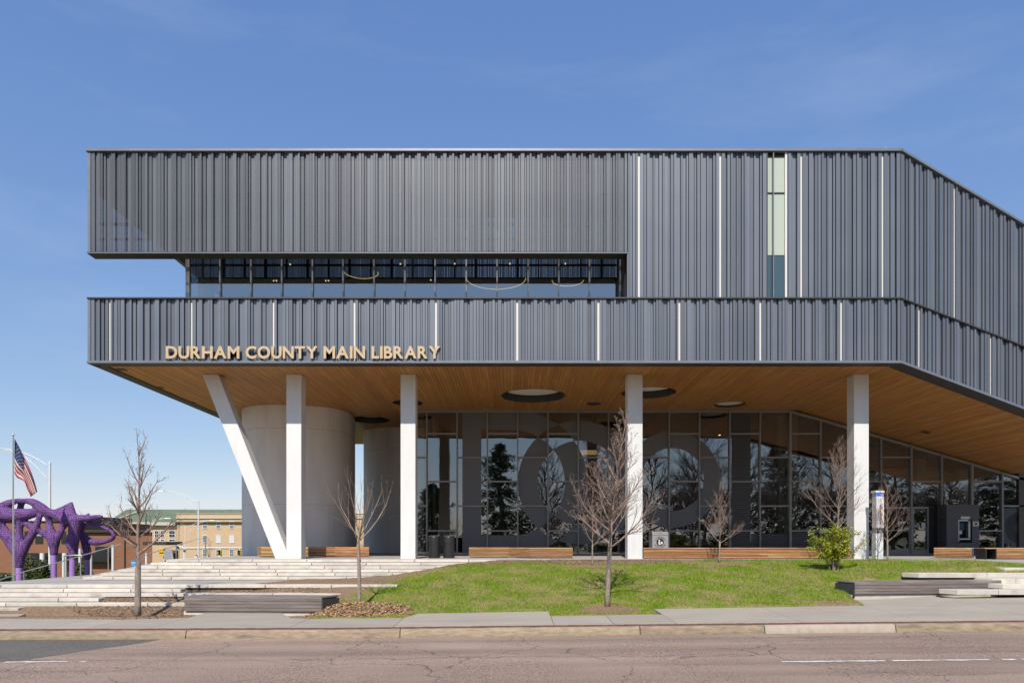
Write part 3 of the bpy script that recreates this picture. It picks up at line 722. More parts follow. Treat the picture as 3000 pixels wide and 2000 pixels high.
# window slot
win = MB().box(WX0 + .003, WX1 - .003, FY + .128, FY + .138, FT + .03, UT - .08).build('slot_window', M['windark'], lib)
xm = PX(2266, FY)
MB().box(WX0 + .004, WX0 + .035, FY - .02, FY + .127, FT + .03, UT - .07).build('window_frame', M['dark_trim'], win)
MB().box(xm - .02, xm + .015, FY - .02, FY + .127, FT + .03, UT - .07).build('window_frame', M['trim'], win)
MB().box(PX(2301, FY), WX1 - .06, FY + .02, FY + .127, FT + .03, UT - .07).build('window_frame', M['strip'], win)
MB().box(WX1 - .055, WX1 - .01, FY + .0, FY + .127, FT + .03, UT - .07).build('window_frame', M['clad'], win)
M['slot_glass'] = mat('slot_glass', (.05, .09, .11), .03, 0, spec=1.0)
for a, b_ in ((WX0 + .04, xm - .022), (xm + .017, PX(2300.5, FY))):
    for py0, py1, mm in ((456, 560, 'blind'), (564, 744, 'blind'), (746, 870, 'slot_glass')):
        MB().box(a, b_, FY + .105, FY + .122, ZC + (HY - py1) * .013, ZC + (HY - py0) * .013).build('pane', M[mm], win)
    for py in (562, 454): MB().box(a, b_, FY + .07, FY + .126, ZC + (HY - py) * .013 - .018, ZC + (HY - py) * .013 + .018).build('transom', M['dark_trim'], win)
# ---- perforated screen with its frame
scr = MB().box(XL - .02, XW + .01, FY - .035, FY + .50, UB - .005, UB + .06).build('perforated_screen', M['dark_trim'], lib)
ribrow(XL + .12, XW - .01, UB + .065, UT - .07, 'screen_rib', M['perf'], scr, 500)
MB().box(XL - .02, XW + .02, FY - .04, FY - .036, UB - .0, UB + .03).build('base_trim', M['trim'], scr)
MB().box(XL - .01, XL + .10, FY - .01, FY + .45, UB + .061, UT - .061).build('corner_trim', M['trim'], scr)
MB().box(XL - .012, XL + .102, FY - .013, FY + .46, UT - 1.57, UT - 1.555).build('trim_joint', M['joint'], scr)
MB().box(XW - .008, XW + .018, FY - .02, FY + .14, FT + .03, UB - .006).build('edge_trim', M['trim'], scr)
x = XL + .55; q = 0
while x < XW - .3:
    wd = .085 if q % 2 == 0 else .05
    MB().box(x - wd / 2, x + wd / 2, FY + .30, FY + .46, UB + .061, UT - .8).build('screen_post', M['black'], scr); x += .88; q += 1
MB().box(XL + .12, XW, FY + .24, FY + .29, UB + .62, UB + .70).build('screen_rail', M['black'], scr)
MB().box(XL + .12, XW, FY + .24, FY + .29, UB + 1.18, UB + 1.30).build('screen_rail', M['black'], scr)
# roof
rf = MB().slab([(XL, FY + .47), (XK, FY + .47), (XK, 48), (XL, 48)], ZC + 13.45, UT - .07).build('roof', M['clad_back'], lib)
MB().box(XL - .06, XK + .005, FY - .07, FY + .55, UT - .06, UT + .03).build('roof_edge', M['trim'], rf)
m_ = MB(); foldbox(m_, .02, SE, -.07, .55, UT - .06, UT - .06 - SR * SE, UT + .03, UT + .03 - SR * SE); m_.build('roof_edge', M['trim'], rf)
MB().box(XL + .002, XL + .20, FY + .48, 48, ZC + 13.44, UT - .06).build('roof_flank', M['clad'], rf)
for px in (290, 770, 1230, 1685, 2142, 2595): MB().tube([P(px, 440, 26.2), P(px, 427, 26.2)], .012, 6).build('lightning_rod', M['steel'], rf)
MB().slab([(XK, FY + .6), (26, FY + 2.4), (26, 48), (XK, 48)], lambda x, y: SZ + 2.2 - .3 * (x - XK), lambda x, y: UT - .1 - .46 * (x - XK)).build('wing_volume', M['clad_back'], lib)
# ---- third floor: set-back glass wall one step behind the screen, open corner on the left
MB().box(XL + .3, XW, FY + .52, 46, FT - .35, FT - .25).build('terrace_floor', M['pave'], lib)
TYG = 27.5; TB, TT = FT - .25, ZC + 13.44
XG = PX(552, TYG)
M['mull_light'] = mat('light_mullion', (.42, .42, .43), .4, .3)
tg = MB().box(XG - .09, XG + .07, TYG - .06, TYG + .12, TB, TT).build('terrace_glazing', M['mull_light'], lib)
TX = [PX(p, TYG) for p in (557, 646.7, 737, 826.8, 916.7, 1006, 1096.7, 1186.6, 1275, 1366, 1456.5, 1547, 1636.7, 1726.7, 1816)]
for i in range(len(TX) - 1):
    MB().quad((TX[i], TYG, TB), (TX[i + 1], TYG, TB), (TX[i + 1], TYG, TT), (TX[i], TYG, TT)).build('pane', M['glass_up'], tg)
    MB().box(TX[i + 1] - .028, TX[i + 1] + .028, TYG - .09, TYG - .004, TB, TT).build('mullion', M['mull_light'], tg)
for y0, y1 in ((27.65, 30), (30, 33), (33, 36), (36, 40)): MB().quad((XG, y0, TB), (XG, y1, TB), (XG, y1, TT), (XG, y0, TT)).build('pane', M['glass_up'], tg)
MB().box(TX[-1] + .04, XW + .01, FY + .51, 46, TB, TT).build('terrace_side_wall', M['clad_back'], lib)
MB().box(XG + .2, XW, 40.0, 40.2, TB, TT).build('interior_wall', M['int_dark'], lib)
MB().box(XG + .2, XW, 27.7, 40, ZC + 12.6, ZC + 12.7).build('interior_ceiling', M['int_dark'], lib)
for px, hw in ((597, 17), (1195, 16)): MB().box(PX(px - hw, 29.0), PX(px + hw, 29.0), 29.0, 29.5, TB, ZC + 12.59).build('interior_column', M['int_wall'], lib)
for bx, by, rr in ((1068, 816, .75), (1455, 847, 1.35), (1660, 838, .72)):
    yf = 11.9 * F / (HY - by); c = Vector((PX(bx, yf), yf - rr, ZC + 11.9))
    pts = [c + Vector((rr * math.cos(t), rr * math.sin(t), 0)) for t in np.linspace(0, math.pi, 33)]
    MB().tube(pts, .016, 6, True).build('arc_light', M['ring'], lib)
for px, py in ((802, 823), (810, 823), (954, 823), (962, 823), (1262, 821), (1332, 773), (1494, 773), (1656, 773), (850, 775), (1173, 774)):
    Y = 12.55 * F / (HY - py); MB().lathe((PX(px, Y), Y, ZC + 12.54), [(.03, 0), (.03, .04)], 8).build('downlight', M['lamp'], lib)
# ---- timber soffit: one object per plank, cut round the round wells
soffit = thing('timber_soffit', (0, 36, SZ)); soffit.parent = lib; soffit.location = Vector((0, 36, SZ)) - WLOC[lib.name]
wells = [(PX(1562, 31.97), 31.97, 1.50), (PX(1900, 31.3), 31.3, 1.23), (PX(1084, 38.3), 38.3, 1.10), (PX(2138, 34.0), 34.0, .76), (PX(1195, 33.6), 33.6, .74)]
PW = .146
def plank(x0, x1):
    def yfront(x): return FY + .452 if x < XK else FY + .62 + (x - XK) * math.tan(TH)
    m_ = MB(); xm_ = (x0 + x1) / 2; cuts = []
    for cx, cy, r in wells:
        if cx - r - .02 < x1 and cx + r + .02 > x0: cuts.append((cx, cy, r))
    cuts.sort(key=lambda c: c[1])
    dz = random.uniform(0, .006); g_ = .004
    xsn = [x0 + g_, xm_, x1 - g_]
    def strip(ya, yb):                                            # ya, yb: functions of x
        for i in range(2):
            a, b_ = xsn[i], xsn[i + 1]
            if yb(a) - ya(a) < .01 and yb(b_) - ya(b_) < .01: continue
            pts = [(a, ya(a)), (b_, ya(b_)), (b_, yb(b_)), (a, yb(a))]
            m_.slab(pts, lambda x, y: soff(x) + .024 + dz, lambda x, y: soff(x) + .06)
    lo = yfront
    for cx, cy, r in cuts:
        h = lambda x, cx=cx, r=r: math.sqrt(max(0, r * r - (x - cx) ** 2))
        strip(lo, lambda x, cy=cy, h=h: cy - h(x)); lo = lambda x, cy=cy, h=h: cy + h(x)
    strip(lo, lambda x: 48.0)
    m_.build('soffit_plank', M['soffit'], soffit)
x = XL + .46
while x < 26.0:
    x1 = x + PW
    if x < XK < x1: x1 = XK
    plank(x, x1); x = x1
for i, (cx, cy, r) in enumerate(wells):
    deep = i < 3
    m_ = MB(); n = 40; d = .42 if deep else .20
    for z in (SZ + .015, SZ + d):
        for k in range(n): t = 2 * math.pi * k / n; m_.v.append((cx + r * math.cos(t), cy + r * math.sin(t), z))
    for k in range(n): m_.f.append((k, (k + 1) % n, n + (k + 1) % n, n + k)); m_.mi.append(0)
    wl_ = m_.build('ceiling_well', M['dark_trim'], soffit, smooth=True)
    m_ = MB(); m_.lathe((cx, cy, SZ + d - .06), [(r * .985, 0), (r * .95, .02), (r * .95, .05)], 40); m_.build('well_ring', M['dark_trim'] if not deep else M['trim'], wl_, smooth='auto')
    m_ = MB(); m_.lathe((cx, cy, SZ + d - .075), [(r * .90, 0), (r * .90, .012)], 40); m_.build('well_disc', M['plaster'] if i not in (4,) else M['black'], wl_)
for px, py in ((356, 1086), (468, 1139), (561, 1182)):
    Y = 6.70 * F / (HY - py); MB().box(PX(px, Y) - .16, PX(px, Y) + .16, Y - .16, Y + .16, SZ + .012, SZ + .05).build('downlight', M['black'], soffit)
c = Vector((PX(1739, 33.8), 33.8, SZ + .012)); MB().lathe(c, [(.36, 0), (.36, .04)], 28).build('downlight', M['black'], soffit)
for X, Y in ((20.0, 33.0), (24.5, 32)):
    z = soff(X); MB().slab([(X - .16, Y - .16), (X + .16, Y - .16), (X + .16, Y + .16), (X - .16, Y + .16)], lambda x, y: soff(x) + .01, lambda x, y: soff(x) + .05).build('downlight', M['black'], soffit)
# ---- columns
CY = 27.8
for i, (a, b_) in enumerate(((838.8, 882.6), (1173.5, 1217), (1838.6, 1882.6), (2502.3, 2545.6))):
    m_ = MB().box(PX(a, CY), PX(b_, CY), CY, CY + .60, PLAT - .01, SZ + .023); m_.build('column', M['white'], lib, bevel=.012)
    m_ = MB().box(PX(a, CY) + .01, PX(b_, CY) - .01, CY + .01, CY + .59, SZ + .0235, SZ + .05); m_.build('column_shadow_gap', M['black'], lib)
x0, x1, x2, x3 = PX(592, CY), PX(639, CY), PX(807, CY), PX(849, CY)
MB().hexa([(x2, CY + .004, PLAT - .01), (x3, CY + .004, PLAT - .01), (x3, CY + .604, PLAT - .01), (x2, CY + .604, PLAT - .01)], [(x0, CY + .004, SZ + .023), (x1, CY + .004, SZ + .023), (x1, CY + .604, SZ + .023), (x0, CY + .604, SZ + .023)]).build('raking_column', M['white'], lib, bevel=.012)
# ---- rounded drums below the overhang
def drum(name, pts, jz, jk):
    P2 = [Vector((x, y)) for x, y in pts]; n = len(P2); out = []
    for i in range(n):                                            # closed Catmull-Rom outline
        a, b_, c, d = P2[i - 1], P2[i], P2[(i + 1) % n], P2[(i + 2) % n]
        for t in np.linspace(0, 1, 10, endpoint=False):
            out.append(.5 * ((2 * b_) + (c - a) * t + (2 * a - 5 * b_ + 4 * c - d) * t * t + (3 * b_ - a - 3 * c + d) * t ** 3))
    m_ = MB(); m_.slab([(p.x, p.y) for p in out], PLAT - .01, SZ + .022)
    o = m_.build(name, M['drum'], lib, smooth='auto')
    for z in jz:
        m_ = MB(); k = len(out)
        for zz in (z - .007, z + .007):
            for i in range(k):
                nrm = (out[(i + 1) % k] - out[i - 1]); nrm = Vector((nrm.y, -nrm.x)).normalized()
                q = out[i] + nrm * .003; m_.v.append((q.x, q.y, zz))
        for i in range(k): m_.f.append((i, (i + 1) % k, k + (i + 1) % k, k + i)); m_.mi.append(0)
        m_.build('panel_joint', M['seam'], o)
    for xj, za, zb in jk:
        i = min(range(len(out)), key=lambda i: (abs(out[i].x - xj) + (50 if out[i].y > sum(p.y for p in out) / len(out) else 0)))
        nrm = (out[(i + 1) % len(out)] - out[i - 1]); tg_ = nrm.normalized(); nrm = Vector((nrm.y, -nrm.x)).normalized()
        q = out[i] + nrm * .003; a = q - tg_ * .006; b_ = q + tg_ * .006
        MB().quad((a.x, a.y, za), (b_.x, b_.y, za), (b_.x, b_.y, zb), (a.x, a.y, zb)).build('panel_joint', M['seam'], o)
    return o
z1_, z2_ = PZ(1254, 34.2), PZ(1477, 34.2)
drum('entrance_drum', [(-14.0, 36.2), (-13.75, 34.9), (-12.4, 34.1), (-10.7, 34.2), (-9.3, 34.8), (-8.65, 36.4), (-9.2, 39.5), (-11.3, 40.6), (-13.4, 39.5)], (z1_, z2_),
     ((PX(779, 34.1), z1_, SZ), (PX(968, 34.9), z1_, SZ), (PX(779, 34.1), PLAT, z2_), (PX(968, 34.9), PLAT, z2_)))
z3_, z4_ = PZ(1314, 40.9), PZ(1502, 40.9)
drum('rear_drum', [(-9.25, 42.6), (-8.75, 41.5), (-7.6, 40.8), (-6.0, 40.8), (-4.6, 42.0), (-4.6, 45.5), (-6, 46.8), (-8, 46.8), (-9.2, 45.2)], (z3_, z4_), ((PX(1132, 40.8), z3_, SZ), (PX(1132, 40.8), PLAT, z4_)))
# ---- glass wall of the ground floor
gw = MB().box(PX(1205, GY), 27, GY - .12, GY + .1, PLAT, PLAT + .07).build('glass_wall', M['mull'], lib)
GXP = [1162.5 + 88.53 * i for i in range(22)]                      # mullion columns in the photo
GX = [PX(p, GY) for p in GXP]
TA = [PZ(p, GY) for p in (1554, 1410, 1270.5)]; TBB = [PZ(p, GY) for p in (1481.7, 1339.5)]
gtop = lambda X: soff(X + .25) - .0
for i in range(len(GX)):
    x = GX[i]
    if i >= 1: 
        th = .035 if i not in (13, 19) else .055
        MB().box(x - th, x + th, GY - .13, GY - .004, PLAT + .071, gtop(x) + .02).build('mullion', M['mull'], gw)
    if i == len(GX) - 1: break
    a, b_ = max(GX[i], PX(1195, GY)), GX[i + 1]
    rows = TA if i % 2 == 1 else TBB
    lv = [PLAT + .07] + [z for z in rows if z < gtop(b_) - .05] + [None]
    for j in range(len(lv) - 1):
        za = lv[j]; zb0, zb1 = (gtop(a), gtop(b_)) if lv[j + 1] is None else (lv[j + 1], lv[j + 1])
        if za >= min(zb0, zb1): continue
        if 16 <= i <= 17 and j == 0: continue
        MB().quad((a, GY, za), (b_, GY, za), (b_, GY, zb1), (a, GY, zb0)).build('pane', M['glass'], gw)
        if lv[j + 1] is not None: MB().box(a + .036, b_ - .036, GY - .10, GY - .006, zb0 - .04, zb0 + .04).build('transom', M['mull'], gw)
    MB().hexa([(a, GY - .10, gtop(a) - .10), (b_, GY - .10, gtop(b_) - .10), (b_, GY + .05, gtop(b_) - .10), (a, GY + .05, gtop(a) - .10)], [(a, GY - .10, gtop(a) + .02), (b_, GY - .10, gtop(b_) + .02), (b_, GY + .05, gtop(b_) + .02), (a, GY + .05, gtop(a) + .02)]).build('head_rail', M['mull'], gw)
# doors between the two right-hand mullions
dz = TBB[0]
for px0, px1 in ((2583, 2666), (2672, 2719)):
    a, b_ = PX(px0, GY), PX(px1, GY)
    d = MB().box(a, a + .07, GY - .06, GY + .02, PLAT + .0705, dz - .04); d.box(b_ - .07, b_, GY - .06, GY + .02, PLAT + .0705, dz - .04); d.box(a + .071, b_ - .071, GY - .06, GY + .02, PLAT + .0705, PLAT + .26); d.box(a + .071, b_ - .071, GY - .06, GY + .02, dz - .14, dz - .04)
    d = d.build('door', M['mull'], gw)
    MB().quad((a + .07, GY - .01, PLAT + .26), (b_ - .07, GY - .01, PLAT + .26), (b_ - .07, GY - .01, dz - .14), (a + .07, GY - .01, dz - .14)).build('pane', M['glass'], d)
    MB().box(a + .071, b_ - .071, GY - .055, GY + .015, PZ(1552, GY) - .03, PZ(1552, GY) + .03).build('push_bar', M['mull'], d)
a, b_ = PX(2722, GY), PX(2756, GY)
MB().box(a, b_, GY - .02, GY + .3, PLAT + .0705, dz - .04).build('door_jamb', M['black'], gw)
MB().box(PX(2703, GY) - .1, PX(2703, GY) + .1, GY - .07, GY - .062, PZ(1546, GY), PZ(1530, GY)).build('door_notice', M['paper'], gw)
MB().box(PX(2640, GY) - .19, PX(2640, GY) + .19, GY - .07, GY - .064, PZ(1532, GY), PZ(1527, GY)).build('door_notice', M['paper'], gw)
MB().box(PX(2681, GY) - .12, PX(2681, GY) + .12, GY - .07, GY - .062, PZ(1544, GY), PZ(1536, GY)).build('door_notice', M['greyprint'], gw)
# vinyl film: overlapping D, O and small o cut so that overlaps are clear
def film_mat():
    m = bpy.data.materials.new('vinyl_film'); m.use_nodes = True; n = m.node_tree.nodes; l = m.node_tree.links; b = n['Principled BSDF']; x = NX(m)
    b.inputs['Base Color'].default_value = (.15, .153, .158, 1); b.inputs['Roughness'].default_value = .45; b.inputs['Specular IOR Level'].default_value = .4
    g_ = n.new('ShaderNodeNewGeometry'); sp = n.new('ShaderNodeSeparateXYZ'); l.new(g_.outputs['Position'], sp.inputs[0])
    k = F / (GY - .012); u = x.op('MULTIPLY_ADD', sp.outputs[0], k, CX); v = x.op('MULTIPLY', x.op('SUBTRACT', sp.outputs[2], PZ(1413, GY - .012)), k)
    def disc(cx, cy, r):
        dx = x.op('SUBTRACT', u, cx); dy = x.op('SUBTRACT', v, cy)
        return x.op('LESS_THAN', x.op('ADD', x.op('MULTIPLY', dx, dx), x.op('MULTIPLY', dy, dy)), r * r)
    lt = lambda a, q: x.op('LESS_THAN', a, q); gt = lambda a, q: x.op('GREATER_THAN', a, q); inv = lambda a: x.op('SUBTRACT', 1.0, a)
    av = x.op('ABSOLUTE', v)
    bowl = lambda c, r: x.any(x.both(lt(u, c), lt(av, r)), disc(c, 0, r))
    D = x.both(gt(u, 1354.6), bowl(1510, 211), inv(x.both(gt(u, 1410), bowl(1501, 154))))
    O = x.both(disc(1698, 0, 181), inv(disc(1698, 0, 123)))
    o2 = x.both(disc(1970, 9, 141), inv(disc(1970, 9, 92)))
    xor = x.op('ABSOLUTE', x.op('SUBTRACT', D, O)); allm = x.op('ABSOLUTE', x.op('SUBTRACT', xor, o2))
    tr = n.new('ShaderNodeBsdfTransparent'); mx = n.new('ShaderNodeMixShader'); l.new(x.op('MULTIPLY', allm, .93), mx.inputs[0]); l.new(tr.outputs[0], mx.inputs[1]); l.new(b.outputs[0], mx.inputs[2]); l.new(mx.outputs[0], n['Material Output'].inputs[0])
    return m
M['film'] = film_mat()
MB().quad((PX(1345, GY), GY - .003, PLAT + .08), (PX(2125, GY), GY - .003, PLAT + .08), (PX(2125, GY), GY - .003, SZ - .1), (PX(1345, GY), GY - .003, SZ - .1)).build('window_film', M['film'], gw, label='grey vinyl film with overlapping letter shapes')
def louv():
    m = bpy.data.materials.new('striped_film'); m.use_nodes = True; n = m.node_tree.nodes; l = m.node_tree.links; b = n['Principled BSDF']; x = NX(m)
    g_ = n.new('ShaderNodeNewGeometry'); sp = n.new('ShaderNodeSeparateXYZ'); l.new(g_.outputs['Position'], sp.inputs[0])
    f = x.op('GREATER_THAN', x.op('FRACT', x.op('MULTIPLY', sp.outputs[2], 10.0)), .35)
    mx = n.new('ShaderNodeMix'); mx.data_type = 'RGBA'; mx.inputs['A'].default_value = (.03, .031, .034, 1); mx.inputs['B'].default_value = (.075, .077, .083, 1); l.new(f, mx.inputs['Factor']); l.new(mx.outputs['Result'], b.inputs['Base Color']); b.inputs['Roughness'].default_value = .5
    tr = n.new('ShaderNodeBsdfTransparent'); ms = n.new('ShaderNodeMixShader'); ms.inputs[0].default_value = .85; l.new(tr.outputs[0], ms.inputs[1]); l.new(b.outputs[0], ms.inputs[2]); l.new(ms.outputs[0], n['Material Output'].inputs[0])
    return m
M['striped'] = louv()
for a, b_, ya, yb in ((2143, 2199, 1210, 1603), (2200, 2224, 1562, 1603), (2231, 2313, 1562, 1603), (2320, 2401, 1555, 1603), (2408, 2478, 1555, 1603)):
    MB().quad((PX(a, GY), GY - .0035, PZ(yb, GY)), (PX(b_, GY), GY - .0035, PZ(yb, GY)), (PX(b_, GY), GY - .0035, PZ(ya, GY)), (PX(a, GY), GY - .0035, PZ(ya, GY))).build('striped_film', M['striped'], gw)
# banner behind the right-hand panes: a dark round shape on blue-grey
def banner_mat():
    m = bpy.data.materials.new('banner_print'); m.use_nodes = True; n = m.node_tree.nodes; l = m.node_tree.links; b = n['Principled BSDF']
    g_ = n.new('ShaderNodeNewGeometry'); sb = n.new('ShaderNodeVectorMath'); sb.operation = 'SUBTRACT'; c = P(2990, 1545, GY - .012); sb.inputs[1].default_value = tuple(c); l.new(g_.outputs['Position'], sb.inputs[0])
    ln = n.new('ShaderNodeVectorMath'); ln.operation = 'LENGTH'; l.new(sb.outputs[0], ln.inputs[0]); nz = n.new('ShaderNodeTexNoise'); nz.inputs['Scale'].default_value = 2; l.new(g_.outputs['Position'], nz.inputs['Vector'])
    x = NX(m); r = x.op('MULTIPLY_ADD', nz.outputs[0], .3, ln.outputs['Value'])
    cr = n.new('ShaderNodeValToRGB'); cr.color_ramp.elements[0].position = .3; cr.color_ramp.elements[0].color = (.05, .05, .055, 1); cr.color_ramp.elements[1].position = .55; cr.color_ramp.elements[1].color = (.008, .008, .01, 1)
    e = cr.color_ramp.elements.new(.95); e.color = (.01, .011, .014, 1); e = cr.color_ramp.elements.new(1.0); e.color = (.05, .06, .08, 1); l.new(r, cr.inputs[0]); l.new(cr.outputs[0], b.inputs['Base Color']); b.inputs['Roughness'].default_value = .4
    return m
M['banner'] = banner_mat()
MB().quad((PX(2938, GY), GY - .0035, PZ(1592, GY)), (PX(3020, GY), GY - .0035, PZ(1592, GY)), (PX(3020, GY), GY - .0035, PZ(1488, GY)), (PX(2938, GY), GY - .0035, PZ(1488, GY))).build('window_film', M['banner'], gw)
# ---- interior of the ground floor
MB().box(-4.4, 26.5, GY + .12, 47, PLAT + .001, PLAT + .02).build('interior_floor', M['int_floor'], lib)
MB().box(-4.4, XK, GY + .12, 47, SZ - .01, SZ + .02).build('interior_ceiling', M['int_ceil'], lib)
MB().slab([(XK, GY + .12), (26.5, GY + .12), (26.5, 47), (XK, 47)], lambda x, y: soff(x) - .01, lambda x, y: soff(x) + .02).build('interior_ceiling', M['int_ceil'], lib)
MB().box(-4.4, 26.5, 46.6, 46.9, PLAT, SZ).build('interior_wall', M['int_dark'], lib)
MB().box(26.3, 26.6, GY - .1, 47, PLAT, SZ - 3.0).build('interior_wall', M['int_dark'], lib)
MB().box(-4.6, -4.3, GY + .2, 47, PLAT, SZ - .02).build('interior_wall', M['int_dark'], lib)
mz = MB().box(PX(2230, 38.5), 26.2, 38.5, 46.5, PZ(1400, 38.5) - .25, PZ(1378, 38.5)).build('mezzanine', M['int_wall'], lib)
MB().box(PX(2230, 38.5), 26.2, 38.5, 38.56, PZ(1376, 38.5), PZ(1376, 38.5) + .06).build('hand_rail', M['int_wall'], mz)
MB().box(PX(2340, 40.5), 26.2, 40.5, 40.7, PLAT, PZ(1400, 38.5) - .3).build('interior_partition', M['int_dark'], lib)
for px, Y in ((1262, 37.0), (1765, 37.6), (2295, 37.0), (2322, 36.6), (2700, 37.4), (2822, 37.2)):
    MB().box(PX(px, Y) - .26, PX(px, Y) + .26, Y, Y + .5, PLAT + .02, soff(PX(px, Y)) - .02).build('interior_column', M['int_wall'], lib)
MB().box(PX(1690, 40), PX(1760, 40), 40, 41, SZ - 1.6, SZ - 1.45).build('pendant_lamp', M['lampdim'], lib)
MB().lathe(P(2893, 1516, 38.0), [(.07, 0), (.07, .30)], 12).build('wall_lamp', M['lamp'], lib)
for px, py in ((2108, 1275), (2232, 1392), (2352, 1288), (2433, 1288), (2580, 1312), (2640, 1318), (2660, 1322), (2632, 1310), (2870, 1455), (2965, 1452)):
    q = P(px, py, 41); MB().lathe(q, [(.05, 0), (.07, .04)], 8).build('downlight', M['lamp'], lib)
# ================================================================== SIGN
sign = thing('building_sign', (PX(890, FY), FY - .14, PZ(1049, FY)), 'gold raised letters spelling the library name on the lower band', 'sign')
def glyph(ch, size=1.0, ext=.03, off=.0):
    cu = bpy.data.curves.new('glyph', 'FONT'); cu.body = ch; cu.size = size; cu.extrude = ext; cu.offset = off; cu.resolution_u = 4
    to = bpy.data.objects.new('glyph', cu); col.objects.link(to)
    dg = bpy.context.evaluated_depsgraph_get(); dg.update()
    me = bpy.data.meshes.new_from_object(to.evaluated_get(dg)); bpy.data.objects.remove(to); bpy.data.curves.remove(cu)
    return me
def place_word(word, px0, px1, pyb, pyt, Y, m, parent, ext, off, name='letter'):
    gl = []
    for ch in word:
        me = glyph(ch, 1.0, ext, off); v = np.zeros(len(me.vertices) * 3); me.vertices.foreach_get('co', v); v = v.reshape(-1, 3); gl.append((me, v))
    H = max(v[:, 1].max() for me, v in gl) - 0.0
    hgt = PZ(pyt, Y) - PZ(pyb, Y)
    s = hgt / H; W = PX(px1, Y) - PX(px0, Y)
    wsum = sum(v[:, 0].max() - v[:, 0].min() for me, v in gl) * s
    gap = hgt * .10; sx = (W - gap * (len(word) - 1)) / wsum
    x = PX(px0, Y)
    for me, v in gl:
        wv = np.empty_like(v); mn = v[:, 0].min()
        wv[:, 0] = x + (v[:, 0] - mn) * s * sx; wv[:, 2] = PZ(pyb, Y) + v[:, 1] * s; wv[:, 1] = Y - v[:, 2]
        x += (v[:, 0].max() - mn) * s * sx + gap
        wv -= np.array(WLOC[parent.name]); me.vertices.foreach_set('co', wv.ravel()); me.materials.clear(); me.materials.append(m); me.update()
        o = bpy.data.objects.new(name, me); col.objects.link(o); o.parent = parent
for wd, a, b_ in (('DURHAM', 486.8, 702), ('COUNTY', 720.6, 931), ('MAIN', 948.5, 1070), ('LIBRARY', 1089, 1290)):
    place_word(wd, a, b_, 1049, 1014, FY - .075, M['gold'], sign, .035, .028)
for px in (500, 540, 575, 610, 645, 685, 735, 775, 812, 850, 883, 915, 962, 1005, 1030, 1055, 1098, 1119, 1147, 1178, 1208, 1243, 1275):
    MB().tube([(PX(px, FY), FY - .05, PZ(1030, FY)), (PX(px, FY), FY + .12, PZ(1030, FY))], .012, 6).build('standoff', M['steel'], sign)

# ================================================================== STREET FURNITURE
def wood_bench(label, segs, z0, h, depth, m, parent_loc, nslat=6, ends=None, lid=True):
    """slatted timber bench: segs = front line as a list of (x, y); each run gets its own slats"""
    b = thing('timber_bench', parent_loc, label, 'bench', 'slatted timber benches')
    for i in range(len(segs) - 1):
        (xa, ya), (xb, yb) = segs[i], segs[i + 1]
        d = Vector((xb - xa, yb - ya, 0)); L = d.length; d.normalize(); nrm = Vector((-d.y, d.x, 0))
        if nrm.y < 0: nrm = -nrm
        A = Vector((xa, ya, 0)); B = Vector((xb, yb, 0))
        def bar(name, o0, o1, za, zb, mm, s0=0.0, s1=0.0):
            p = [A + d * s0 + nrm * o0, B - d * s1 + nrm * o0, B - d * s1 + nrm * o1, A + d * s0 + nrm * o1]
            MB().hexa([(q.x, q.y, za) for q in p], [(q.x, q.y, zb) for q in p]).build(name, mm, b)
        sh = (h - .05) / nslat; nb = max(1, round(L / 2.6))
        bar('bench_core', .035, depth, z0 + .035, z0 + h - .045, M['black'], .02, .02)
        for k in range(nslat):
            cuts = [0.0] + [L * (q + random.uniform(-.12, .12)) / nb for q in range(1, nb)] + [L]
            for q in range(nb):
                bar('slat', 0, .03, z0 + .04 + k * sh + .016, z0 + .04 + (k + 1) * sh - .008, m, cuts[q] + .002, L - cuts[q + 1] + .002)
        for k in range(5): bar('seat_slat', depth * k / 5 + .005, depth * (k + 1) / 5 - .006, z0 + h - .03, z0 + h, m, .001, .001)
    return b
yb1 = 30.2
wood_bench('slatted timber bench at the foot of the curved entrance drum', [(PX(747, 31.0), 31.3), (PX(760, 30.4), 30.6), (PX(905, 30.0), 30.05), (PX(978, 30.4), 30.55), (PX(1079, 30.6), 30.75)], PLAT, .45, .55, M['bench'], (-8.6, 30.5, PLAT), 6)
wood_bench('pale zigzag timber bench in front of the letter-shaped window film', [(PX(1373.5, 29.6), 29.6), (PX(1490.5, 29.6), 29.55), (PX(1551.5, 28.7), 28.7), (PX(1678, 28.6), 28.6)], PLAT, .44, .55, M['bench'], (PX(1530, 29), 29, PLAT), 7)
wood_bench('long low timber bench along the top of the lawn bank', [(PX(1885, 27.6), 27.6), (PX(2090, 27.5), 27.5), (PX(2250, 27.6), 27.6), (PX(2372, 27.5), 27.5), (PX(2494, 27.5), 27.5)], PLAT, .45, .45, M['bench'], (9, 27.6, PLAT), 7)
b4 = wood_bench('timber bench with an open dark end near the book drop machine', [(PX(2794, 27.6), 28.9), (PX(2884, 27.2), 27.95)], PLAT, .44, .5, M['bench'], (18.5, 28.4, PLAT), 6)
wood_bench('timber bench running out of the picture on the right', [(PX(2924, 26.9), 27.1), (22.5, 27.2)], PLAT, .45, .6, M['bench'], (21, 27.4, PLAT), 7)
x0, x1 = PX(2888, 26.9), PX(2920, 26.9)
m_ = MB(); m_.box(x0, x0 + .04, 26.9, 27.5, PLAT, PLAT + .42); m_.box(x1 - .04, x1, 26.9, 27.5, PLAT, PLAT + .42); m_.box(x0 + .041, x1 - .041, 27.4, 27.5, PLAT, PLAT + .42); m_.build('open_end', M['black'], b4)
MB().box(x0 - .05, x1 + .02, 26.88, 27.5, PLAT + .421, PLAT + .45).build('seat_slat', M['bench'], b4)
